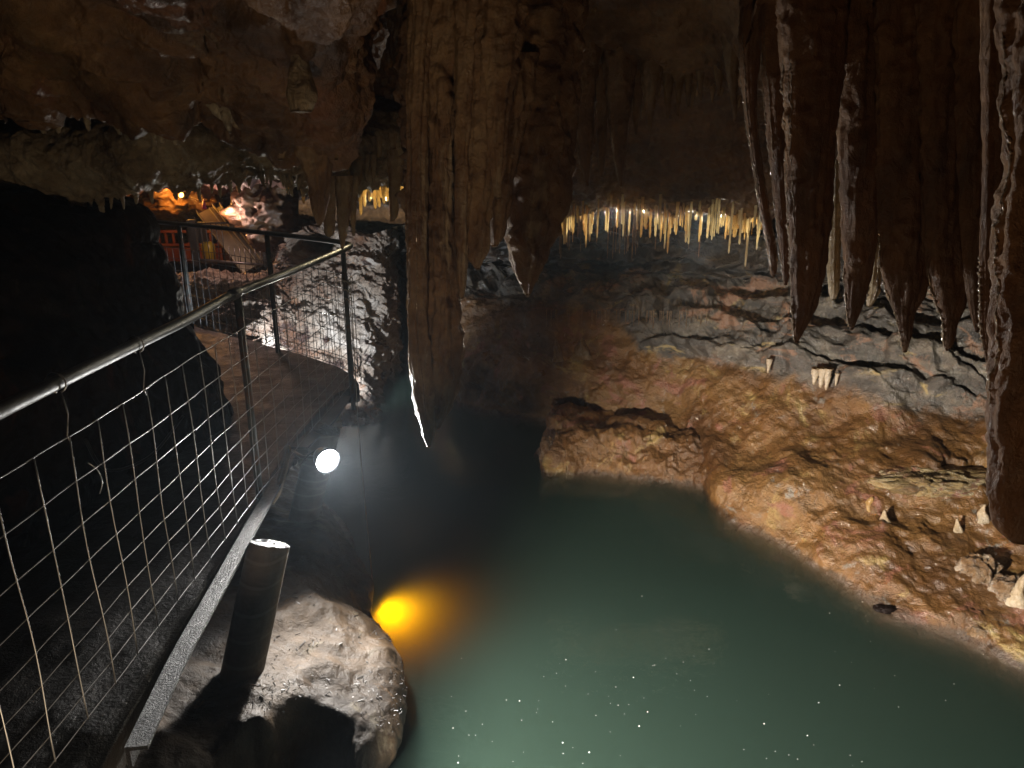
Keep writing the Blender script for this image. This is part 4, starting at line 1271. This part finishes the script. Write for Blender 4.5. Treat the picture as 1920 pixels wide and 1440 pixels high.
boulder("rock_slab", W(1765, 905, 4.5), (0.34, 0.16, 0.075), M['slab'], "flat ochre rock slab sticking out of the mud above the stalagmites", "rock", 4, 80)
boulder("rock", W(1835, 1072, 3.78), (0.09, 0.08, 0.09), M['calcite_rock'], "white crusted lump of calcite on the bank near the water at right", "rock", 6, 64)
boulder("rock", W(1838, 1185, 3.46), (0.09, 0.08, 0.05), M['calcite_rock'], "shining pale rock at the waterline at lower right", "rock", 7, 64)
boulder("rock", W(1895, 1105, 3.62), (0.08, 0.07, 0.07), M['calcite_rock'], "pale lump at the foot of the tall white stalagmite", "rock", 8, 56)
boulder("rock", W(1660, 1142, 3.68), (0.055, 0.03, 0.018), M['left'], "thin dark flat stone lying at the water's edge", "rock", 9, 40)
boulder("rock", W(1730, 905, 4.45), (0.10, 0.10, 0.05), M['slab'], "broken pale edge of rock below the flat ochre slab", "rock", 11, 48)
# lacy calcite rims at the slot above the mud shelf
for _i, (_x, _y, _Y) in enumerate(((1082, 812, 6.45), (1145, 818, 6.35))):
    boulder("calcite_crust", W(_x, _y, _Y), (0.09, 0.05, 0.085), M['calcite_rock'], ("pale fringed calcite crust hanging at the slot above the mud shelf", "smaller pale crust hanging right of the fringed one above the mud shelf")[_i], "calcite crust", 12 + _i, 48)
boulder("calcite_crust", W(1024, 850, 5.72), (0.045, 0.06, 0.13), M['calcite_rock'], "white calcite crust on the left end of the mud shelf", "calcite crust", 15, 48)


# ------------------------------------------------------------------ walkway, beam, pillars
FLOOR = 0.92
RAILZ = 1.93
rail_px = [(-420, 985), (-200, 868), (0, 770), (120, 711), (250, 648), (345, 602), (398, 573), (450, 546), (550, 507), (630, 474), (652, 464), (656, 460), (640, 455), (600, 449), (500, 437), (420, 428), (335, 420), (290, 416), (230, 412)]
rail = [Wz(x, y, RAILZ) for x, y in rail_px]


def build_walkway():
    edge_near = [Vector(q) for q in ((-1.0, -0.5), (-1.08, 1.0), (-1.15, 2.0), (-1.22, 3.0), (-1.28, 4.0), (-1.24, 4.9))]
    turn = [Vector((p.x, p.y)) for p in rail[12:]]
    outer = [(p.x, p.y) for p in edge_near] + [(-1.12, 5.12)] + [(p.x + 0.04, p.y + 0.06) for p in turn[1:]]
    inner = [(-2.6, -0.5), (-2.6, 1.0), (-2.6, 2.0), (-2.6, 3.0), (-2.5, 3.7), (-2.5, 4.3), (-2.5, 4.5)]
    last = outer[-1]
    inner += [(-2.7 - 0.1 * i, 4.6 + 0.12 * i) for i in range(len(outer) - len(inner))]
    n = 14
    rows = []
    for k in range(n):
        t = k / (n - 1)
        rows.append([(o[0] + (i[0] - o[0]) * t, o[1] + (i[1] - o[1]) * t, FLOOR) for o, i in zip(outer, inner)])
    A = patch(rows, 90, 220)
    A[..., 2] += 0.012 * fbm(A, 4, 4, 401)
    # drop an edge face
    e1 = A[0:1].copy()
    e1[..., 2] -= 0.11
    P = np.concatenate([e1, A], 0)
    tag(grid_obj("walkway", P, M['walk']), kind='structure')


build_walkway()


def strip_beam(name, pts, w, h, mat, label, cat, sub=60):
    pts = smooth_poly(pts, 12)
    n = len(pts)
    V = []
    prof = [(-w / 2, 0), (w / 2, 0), (w / 2, -h), (w / 2 - 0.012, -h), (w / 2 - 0.012, -0.012), (-w / 2, -0.012)]
    for i, p in enumerate(pts):
        t = (pts[min(i + 1, n - 1)] - pts[max(i - 1, 0)]).normalized()
        s = Vector((t.y, -t.x, 0)).normalized()
        for a, b in prof:
            V.append(tuple(p + s * a + Vector((0, 0, b))))
    F = [tuple(reversed(f)) for f in grid_faces(n, len(prof), True)]
    F.append(tuple(range(len(prof))))
    F.append(tuple(range(len(V) - 1, len(V) - 1 - len(prof), -1)))
    return tag(mesh_obj(name, V, F, mat, smooth=False), label, cat)


strip_beam("edge_beam", [Wz(548, 842, 0.935), Wz(520, 900, 0.935), Wz(470, 988, 0.935), Wz(400, 1115, 0.935), Wz(340, 1222, 0.935), Wz(290, 1325, 0.935), Wz(255, 1400, 0.935)], 0.062, 0.07, M['beam'],
           "wet glittering steel angle along the walkway edge above the pillars", "beam")
strip_beam("timber_edge", [Wz(645, 742, 0.95), Wz(610, 790, 0.95), Wz(560, 838, 0.95)], 0.10, 0.12, M['dark'],
           "dark far length of the walkway edge beam below the mesh corner", "beam")
# joist stub under the corner
v, f = join_vf([box_vf(Wz(625, 775, 0.80), (0.06, 0.5, 0.05), Matrix.Rotation(0.35, 3, 'Z'))])
tag(mesh_obj("joist", v, f, M['timber'], smooth=False), "short joist sticking out under the railing corner over the water", "joist")


def pillar(top, bot, r, label, name="concrete_pillar", wet=True):
    top, bot = Vector(top), Vector(bot)
    ax = (top - bot)
    L = ax.length
    root = tag(empty(name, bot), label, "pillar", "concrete pillars under the walkway")
    nth, n = 40, 60
    V = []
    for j in range(n):
        t = j / (n - 1)
        for k in range(nth):
            a = 2 * math.pi * k / nth
            groove = 1 - 0.012 * (math.cos((t * L * 2 * math.pi / 0.11) + a) > 0.93)
            rr = r * groove * (1 + 0.006 * math.sin(7 * t + 3 * a))
            V.append((rr * math.cos(a), rr * math.sin(a), -L + t * L))
    F = grid_faces(n, nth, True)
    q = ax.normalized().to_track_quat('Z', 'Y')
    Mx = q.to_matrix()
    Vw = [tuple(top + Mx @ Vector(v)) for v in V]
    mesh_obj("shaft", Vw, F, M['pillar'], parent=root)
    # rough top
    V2, F2 = [], []
    R = 10
    for j in range(R + 1):
        for k in range(nth):
            a = 2 * math.pi * k / nth
            rr = r * j / R
            V2.append((rr * math.cos(a), rr * math.sin(a), 0))
    P = np.array(V2)
    P[:, 2] = 0.010 * fbm(P + 3.3 * top.y, 38, 3, 7) + 0.012 * (1 - (np.linalg.norm(P[:, :2], axis=1) / r) ** 2)
    F2 = grid_faces(R + 1, nth, True)
    mesh_obj("broken_top", [tuple(top + Mx @ Vector(v)) for v in P], [tuple(reversed(x)) for x in F2], M['pillar_cap'], parent=root)
    return root


pillar(Wz(505, 1020, 0.90), Wz(436, 1345, 0.24), 0.088, "near leaning concrete pillar with a glistening broken top")
pillar(Wz(610, 805, 0.95), Wz(560, 1010, 0.22), 0.090, "far leaning concrete pillar behind the glaring floodlight")

# timber scrap and bracket at the beam end
v, f = tube_vf([Wz(540, 838, 1.03), Wz(532, 880, 0.97), Wz(520, 925, 0.9), Wz(512, 945, 0.87)], [0.016, 0.022, 0.018, 0.006], 7)
tag(mesh_obj("broken_plank", v, f, M['timber'], smooth=False), "splintered piece of timber at the end of the glittering edge beam", "plank")

# ------------------------------------------------------------------ floodlight
def floodlight():
    root = tag(empty("floodlight", LAMP), "glaring white floodlight over the water in front of the far concrete pillar", "floodlight")
    q = LAMP_DIR.to_track_quat('Z', 'Y').to_matrix()
    nth = 28
    prof = [(0.0, -0.06), (0.04, -0.06), (0.055, -0.03), (0.062, 0.0), (0.070, 0.035), (0.066, 0.035), (0.060, 0.012)]
    V = []
    for r, z in prof:
        for k in range(nth):
            a = 2 * math.pi * k / nth
            V.append(tuple(LAMP + q @ Vector((r * math.cos(a), r * math.sin(a), z))))
    mesh_obj("housing", V, grid_faces(len(prof), nth, True), M['lamp_case'], parent=root)
    V = []
    for r, z in ((0.0, 0.045), (0.03, 0.042), (0.05, 0.033), (0.060, 0.02)):
        for k in range(nth):
            a = 2 * math.pi * k / nth
            V.append(tuple(LAMP + q @ Vector((r * math.cos(a), r * math.sin(a), z))))
    mesh_obj("lens", V, grid_faces(4, nth, True), M['lamp_glow'], parent=root)
    b = LAMP - LAMP_DIR * 0.05
    be = Wz(545, 845, 0.93)
    v, f = tube_vf([b, b + Vector((-0.03, 0.04, -0.03)), b.lerp(be, 0.6) + Vector((0, 0, -0.03)), be], 0.011, 8)
    mesh_obj("bracket", v, f, M['lamp_case'], parent=root)
    cbl = smooth_poly([b + Vector((-.01, .01, .03)), b + Vector((-0.08, .05, -0.02)), b + Vector((-0.15, .10, -0.10)), be + Vector((0.03, 0, -0.05)), be + Vector((-0.02, -0.1, -0.02))], 6)
    v, f = tube_vf(cbl, 0.005, 7)
    mesh_obj("power_cable", v, f, M['cable'], parent=root)


floodlight()


# ------------------------------------------------------------------ railing
def build_railing():
    root = tag(empty("railing", (rail[8].x, rail[8].y, FLOOR)), "pipe railing with wire mesh running along the walkway and turning left at its far end", "railing")
    path = smooth_poly(rail, 7)
    v, f = tube_vf(path, 0.0195, 14)
    mesh_obj("handrail", v, f, M['pipe'], parent=root)
    # welded collars on the pipe
    def post(p, r, z0, z1, m=M['post']):
        v, f = tube_vf([(p.x, p.y, z0), (p.x, p.y, (z0 + z1) / 2), (p.x, p.y, z1)], r, 12)
        return mesh_obj("post", v, f, m, parent=root)
    near_posts = [Wz(445, 549, RAILZ), Vector((-1.22, 1.05, 0))]
    for p in near_posts:
        post(p, 0.018, FLOOR - 0.03, RAILZ - 0.005)
    corner = Wz(643, 468, RAILZ)
    post(corner, 0.017, 0.80, RAILZ - 0.005)
    for px, py in ((500, 437), (335, 420)):
        post(Wz(px, py, RAILZ), 0.021, FLOOR - 0.03, RAILZ - 0.005)
    # collar where the near post meets the rail
    c = near_posts[0]
    i = min(range(len(path)), key=lambda k: (path[k] - Vector((c.x, c.y, RAILZ))).length)
    d = (path[i + 1] - path[i - 1]).normalized()
    v, f = tube_vf([path[i] - d * 0.05, path[i] - d * 0.02, path[i] + d * 0.02, path[i] + d * 0.05], [0.023, 0.027, 0.027, 0.023], 14)
    mesh_obj("pipe_joint", v, f, M['pipe'], parent=root)

    # mesh panels follow the rail in plan
    def panel(plan, zs, pitch, r, name, ztop_extra=0.0, seed=1):
        rnd = random.Random(seed)
        L = [0.0]
        for a, b in zip(plan[:-1], plan[1:]):
            L.append(L[-1] + (b - a).length)
        tot = L[-1]
        xs = [p.x for p in plan]
        ys = [p.y for p in plan]
        at = lambda s: Vector((float(np.interp(s, L, xs)), float(np.interp(s, L, ys)), 0))
        items = []
        nseg = int(tot / 0.05)
        ph = [rnd.uniform(0, 6) for _ in zs]
        def wob(s, z):
            return 0.002 * math.sin(s * 7 + z * 5) + 0.002 * math.sin(s * 3.1 + z * 11), 0.0025 * math.sin(s * 5 + z * 17) + 0.0012 * math.sin(s * 21 + z * 7)
        for z, p in zip(zs, ph):
            pts = []
            for k in range(nseg + 1):
                s = tot * k / nseg
                a = at(s)
                dx, dz = wob(s, z)
                pts.append((a.x + dx, a.y + dx * .3, z + dz))
            items.append(tube_vf(pts, r, 6))
        s = pitch * 0.4
        while s < tot:
            pts = []
            for k in range(13):
                z = zs[0] + (zs[-1] - zs[0]) * k / 12
                a = at(s + 0.004 * math.sin(z * 9 + s * 30))
                dx, dz = wob(s, z)
                pts.append((a.x + dx + 2 * r, a.y, z + dz * .5))
            items.append(tube_vf(pts, r, 6))
            s += pitch * rnd.uniform(0.97, 1.03)
        v, f = join_vf(items)
        return mesh_obj(name, v, f, M['wire'], parent=root)
    zs = [2.5 - h for h in (0.713, 0.849, 0.973, 1.084, 1.184, 1.274, 1.354, 1.43, 1.51)]
    np_ = [Vector((p.x + 0.012, p.y, 0)) for p in path if p.y <= 4.95 and p.x > -1.5][:]
    ci = min(range(len(path)), key=lambda k: (path[k] - Vector((corner.x, corner.y, RAILZ))).length if k > 76 else 99)
    near_plan = [Vector((-1.2, -0.4, 0)), Vector((-1.2, 3.2, 0)), Vector((corner.x - 0.01, corner.y - 0.03, 0))]
    far_plan = [Vector((p.x, p.y, 0)) for p in path[ci - 1:]]
    panel(near_plan, zs, 0.145, 0.0020, "mesh_panel", seed=3)
    panel(far_plan, [1.70, 1.60, 1.48, 1.36, 1.25, 1.15, 1.05, 0.97], 0.11, 0.0028, "mesh_panel", seed=5)
    # tie wires hung from the rail to the mesh
    for px, py in ((105, 718), (254, 646)):
        p = Wz(px, py, RAILZ)
        loop = [(p.x + 0.027 * math.cos(a), p.y, p.z + 0.027 * math.sin(a)) for a in np.linspace(-1.2, 4.6, 14)]
        z1 = zs[0]
        drop = [(p.x + 0.01, p.y, p.z - 0.03), (p.x + 0.014, p.y + 0.004, p.z - 0.09), (p.x + 0.006, p.y - 0.004, p.z - 0.15), (p.x + 0.01, p.y, z1 - 0.03)]
        v, f = join_vf([tube_vf(loop, 0.0028, 6), tube_vf(drop, 0.0022, 6)])
        mesh_obj("tie_wire", v, f, M['wire'], parent=root)
    p = Vector((near_plan[0].x, near_plan[0].y, 0))
    a = Wz(165, 868, 1.55)
    v, f = tube_vf(smooth_poly([(a.x, a.y, a.z), (a.x + 0.02, a.y + 0.01, a.z - 0.03), (a.x + 0.035, a.y, a.z - 0.07), (a.x + 0.02, a.y, a.z - 0.11)], 5), 0.002, 5)
    mesh_obj("tie_wire", v, f, M['wire'], parent=root)
    return corner


corner = build_railing()

# cord knotted to the corner post and dropping to the underwater lamp
kn = Vector((corner.x + 0.02, corner.y - 0.02, 1.72))
lampw = Vector((-0.86, 3.80, -0.2))
cord = [kn, kn + Vector((0.03, -0.05, -0.1)), W(672, 800, 4.55), W(685, 950, 4.25), Vector((-0.86, 3.95, 0.0)), lampw + Vector((0, 0.05, 0.08))]
items = [tube_vf(smooth_poly(cord, 8), 0.0035, 6)]
for k in range(3):
    a0 = random.uniform(0, 6)
    items.append(tube_vf([(kn.x + 0.022 * math.cos(a), kn.y + 0.022 * math.sin(a), kn.z - 0.06 * k + 0.01 * math.sin(2 * a)) for a in np.linspace(a0, a0 + 5.8, 14)], 0.0035, 6))
items.append(tube_vf(smooth_poly([kn, kn + Vector((-0.10, -.02, 0.03)), kn + Vector((-0.13, -.02, -0.02)), kn + Vector((-0.05, -.02, 0.0)), kn], 6), 0.003, 6))
items.append(tube_vf(smooth_poly([kn, kn + Vector((0.07, -.02, 0.06)), kn + Vector((0.09, -.02, 0.02)), kn + Vector((0.03, -.02, 0.0))], 6), 0.003, 6))
items.append(tube_vf(smooth_poly([kn, kn + Vector((0.10, 0, -0.05)), kn + Vector((0.13, 0, -0.2)), kn + Vector((0.14, 0, -0.32))], 6), 0.0025, 6))
v, f = join_vf(items)
tag(mesh_obj("cord", v, f, M['rope'], loc=kn), "thin pale cord tied to the corner post and dropping into the glowing water", "cord")


def small_lamp(name, loc, d, r, glow, label, cat="lamp", group=None):
    loc, d = Vector(loc), Vector(d).normalized()
    root = tag(empty(name, loc), label, cat, group)
    q = d.to_track_quat('Z', 'Y').to_matrix()
    nth = 16
    for nm, prof, mt in (("housing", [(0.0, -1.6), (0.7, -1.6), (0.95, -0.6), (1.0, 0.1), (0.9, 0.1)], M['lamp_case']), ("lens", [(0.0, 0.3), (0.5, 0.24), (0.9, 0.02)], glow)):
        V = []
        for a, z in prof:
            for k in range(nth):
                t = 2 * math.pi * k / nth
                V.append(tuple(loc + q @ Vector((a * r * math.cos(t), a * r * math.sin(t), z * r))))
        mesh_obj(nm, V, grid_faces(len(prof), nth, True), mt, parent=root)
    return root


small_lamp("platform_floodlight", PLAT - PLAT_DIR * 0.03, PLAT_DIR, 0.06, M['lamp_case'], "white floodlight fixed under the viewing platform, below the picture", "floodlight")
small_lamp("underwater_lamp", lampw, (0.7, -0.2, 0.6), 0.04, M['amber_glow'], "amber lamp glowing under the water beside the rock mound")
small_lamp("spotlight", W(340, 366, 10.6), (-0.1, -1, 0.4), 0.04, M['amber_glow'], "orange spotlight shining on rock at the back left of the chamber", group="orange spotlights in the chamber")
small_lamp("spotlight", W(457, 387, 9.75), (0.3, -1, 0.2), 0.07, M['amber_glow'], "orange spotlight behind the leaning steel channels", group="orange spotlights in the chamber")


# ------------------------------------------------------------------ things in the far chamber
def channel(pxa, pya, pxb, pyb, Ya, Yb, w, label):
    a, b = W(pxa, pya, Ya), W(pxb, pyb, Yb)
    ax = (b - a).normalized()
    side = Vector((1, 0.1, 0))
    side = (side - ax * side.dot(ax)).normalized()
    nrm = ax.cross(side).normalized()
    if nrm.y > 0:
        nrm = -nrm
    t, fl = 0.012, 0.09
    prof = [(-w / 2, 0), (w / 2, 0), (w / 2, fl), (w / 2 - t, fl), (w / 2 - t, t), (-w / 2 + t, t), (-w / 2 + t, fl), (-w / 2, fl)]
    V = [tuple(p + side * x + nrm * y) for p in (a, b) for x, y in prof]
    n = len(prof)
    F = [(k, (k + 1) % n, n + (k + 1) % n, n + k) for k in range(n)]
    F += [tuple(range(n - 1, -1, -1)), tuple(range(n, 2 * n))]
    tag(mesh_obj("steel_channel", V, F, M['channel'], smooth=False, loc=a), label, "steel channel", "cream steel channels leaning in the chamber")


channel(386, 395, 470, 505, 10.2, 9.6, 0.24, "widest cream steel channel leaning in the chamber, under the pink ribbon")
channel(405, 392, 490, 500, 10.3, 9.7, 0.16, "cream steel channel leaning directly right of the widest one")
channel(434, 397, 505, 490, 10.2, 9.6, 0.18, "cream steel channel leaning below the right-hand orange light")
channel(455, 398, 520, 485, 10.3, 9.7, 0.14, "rightmost cream steel channel leaning in the chamber")


def ribbon():
    a, b = W(382, 345, 9.9), W(384, 392, 9.9)
    V, F = [], []
    n = 16
    for j in range(n):
        t = j / (n - 1)
        c = a.lerp(b, t)
        w = 0.03 + 0.02 * math.sin(t * 3)
        ang = 2.6 * t + 0.4
        for s in (-1, 1):
            V.append((c.x + s * w * math.cos(ang) + 0.012 * math.sin(6 * t), c.y + s * w * math.sin(ang), c.z))
        for s in (1, -1):
            V.append((c.x + s * w * math.cos(ang) + 0.012 * math.sin(6 * t), c.y + s * w * math.sin(ang) + 0.003, c.z))
    F = grid_faces(n, 4, True)
    tag(mesh_obj("ribbon", V, F, M['pink'], loc=a), "pink ribbon dangling above the leaning steel channels", "ribbon")


ribbon()


def red_bench():
    Y = 10.9
    x0, x1 = W(262, 440, Y).x, W(415, 440, Y).x
    zt, zb = W(330, 434, Y).z, W(330, 459, Y).z
    root = tag(empty("red_barrier", ((x0 + x1) / 2, Y, W(330, 490, Y).z)), "red slatted barrier at the back left of the chamber", "barrier")
    for z, nm in ((zt, "top_rail"), (zb, "bottom_rail")):
        v, f = box_vf(((x0 + x1) / 2, Y, z), (x1 - x0, 0.05, 0.035))
        mesh_obj(nm, v, f, M['red'], parent=root, smooth=False)
    for k in range(11):
        x = x0 + (x1 - x0) * (k + .5) / 11
        v, f = box_vf((x, Y + 0.005, (zt + zb) / 2), (0.03, 0.03, zt - zb - 0.036))
        mesh_obj("slat", v, f, M['red'], parent=root, smooth=False)
    z0, z1 = W(330, 489, Y).z, W(330, 464, Y).z
    v, f = box_vf(((x0 + x1) / 2, Y - 0.02, (z0 + z1) / 2), (x1 - x0, 0.05, z1 - z0))
    mesh_obj("panel", v, f, M['red'], parent=root, smooth=False)


red_bench()


def guard():
    Y = 9.35
    a, b = W(374, 487, Y), W(500, 497, Y)
    at = W(374, 420, Y)
    root = tag(empty("guard_fence", ((a.x + b.x) / 2, Y, b.z)), "low dark barred guard fence in front of the steel channels", "fence")
    items = [tube_vf([a, b], 0.018, 8)]
    mesh_obj("bottom_rail", *items[0], M['wire'], parent=root)
    zt = W(430, 418, Y).z
    v, f = tube_vf([(a.x, Y, zt), (b.x, Y, zt)], 0.012, 8)
    mesh_obj("top_rail", v, f, M['dark'], parent=root)
    v, f = box_vf((a.x - 0.04, Y, (a.z + zt) / 2 - 0.02), (0.09, 0.06, zt - a.z + 0.12))
    mesh_obj("post", v, f, M['dark'], parent=root, smooth=False)
    v, f = box_vf((b.x, Y, (b.z + zt) / 2), (0.06, 0.06, zt - b.z + 0.04))
    mesh_obj("post", v, f, M['dark'], parent=root, smooth=False)
    for k in range(1, 13):
        x = a.x + (b.x - a.x) * k / 13
        z = a.z + (b.z - a.z) * k / 13
        v, f = tube_vf([(x, Y, z), (x, Y, z + (0.2 if k > 5 else zt - z))], 0.006, 6)
        mesh_obj("bar", v, f, M['wire'] if k > 5 else M['dark'], parent=root)


guard()
c = W(391, 470, 9.7)
root = tag(empty("yellow_canister", (c.x, c.y, c.z - .1)), "yellow canister standing behind the barred guard fence", "canister")
v, f = tube_vf([(c.x, c.y, c.z - 0.12), (c.x, c.y, c.z + 0.08), (c.x, c.y, c.z + 0.11), (c.x, c.y, c.z + 0.12)], [0.085, 0.085, 0.06, 0.03], 16)
mesh_obj("body", v, f, M['yellow'], parent=root)
v, f = tube_vf([(c.x, c.y, c.z + 0.12), (c.x, c.y, c.z + 0.15)], 0.028, 12)
mesh_obj("cap", v, f, M['dark'], parent=root)
tag(mesh_obj("loudspeaker", *join_vf([box_vf(W(369, 437, 9.6), (0.2, 0.16, 0.22)), box_vf(W(369, 437, 9.5) + Vector((0, 0, 0)), (0.15, 0.02, 0.17))]), M['dark'], smooth=False, loc=W(369, 437, 9.6)), "dark boxy device on the left post of the guard fence", "box")

# cable on the side wall
cb = [(-2.0, 3.2, 1.25), (-1.98, 3.3, 1.05), (-1.92, 3.6, 1.0), (-1.86, 3.9, 1.12)]
v, f = tube_vf(smooth_poly(cb, 8), 0.008, 7)
tag(mesh_obj("cable", v, f, M['cable']), "black cable sagging along the dark side wall behind the mesh", "cable")

# ------------------------------------------------------------------ thin scattering volume added to give the floodlight its halo
hm, hnt, hout = new_mat("halo_volume")
hv = hnt.nodes.new("ShaderNodeVolumePrincipled")
hv.inputs["Color"].default_value = (0.70, 0.85, 1.0, 1)
hv.inputs["Density"].default_value = 0.0016
hv.inputs["Anisotropy"].default_value = 0.7
hv.inputs["Density Attribute"].default_value = ""
hnt.links.new(hv.outputs[0], hout.inputs["Volume"])
v, f = box_vf((0.3, 5.3, 1.55), (19.0, 26.0, 9.0))
tag(mesh_obj("haze", v, f, hm, smooth=False), kind='stuff')

# dark leaf litter and grit washed onto the mound
def litter():
    me = bpy.data.objects["rock_mound"].data
    co = np.zeros(len(me.vertices) * 3, dtype=np.float32)
    me.vertices.foreach_get("co", co)
    co = co.reshape(-1, 3)
    pool = co[(co[:, 0] > -1.3) & (co[:, 0] < -0.5) & (co[:, 1] > 2.35) & (co[:, 1] < 3.7) & (co[:, 2] > 0.08)]
    dens = fbm(pool, 3.0, 3, 511)
    pool = pool[dens > 0.05]
    items = []
    for k in RNG.choice(len(pool), 420):
        p = pool[k]
        L = random.choice((0.004, 0.006, 0.008, 0.012, 0.02, 0.035))
        a = random.uniform(0, 6.28)
        w = random.uniform(0.0015, 0.004)
        R = Matrix.Rotation(a, 3, 'Z') @ Matrix.Rotation(random.uniform(-.5, .5), 3, 'Y')
        items.append(box_vf((p[0], p[1], p[2] + 0.003), (L, w, 0.002), R))
    v, f = join_vf(items)
    tag(mesh_obj("litter", v, f, M['litter'], smooth=False), "dark twigs and grit scattered over the rock mound", "litter", kind='stuff')


litter()

# foam flecks on the water
items = []
for i in range(110):
    x, y = (random.gauss(0.5, 0.7), random.gauss(2.75, 0.3)) if i % 3 else (random.uniform(-0.4, 2.6), random.uniform(2.3, 3.9))
    r = random.choice((0.0012, 0.0015, 0.0018, 0.002, 0.003))
    items.append(ball_vf((x, y, 0.001), r, 6, 4, (1, 1, 0.4)))
v, f = join_vf(items)
tag(mesh_obj("foam_flecks", v, f, M['fleck']), "white flecks floating on the green water", "foam", kind='stuff')
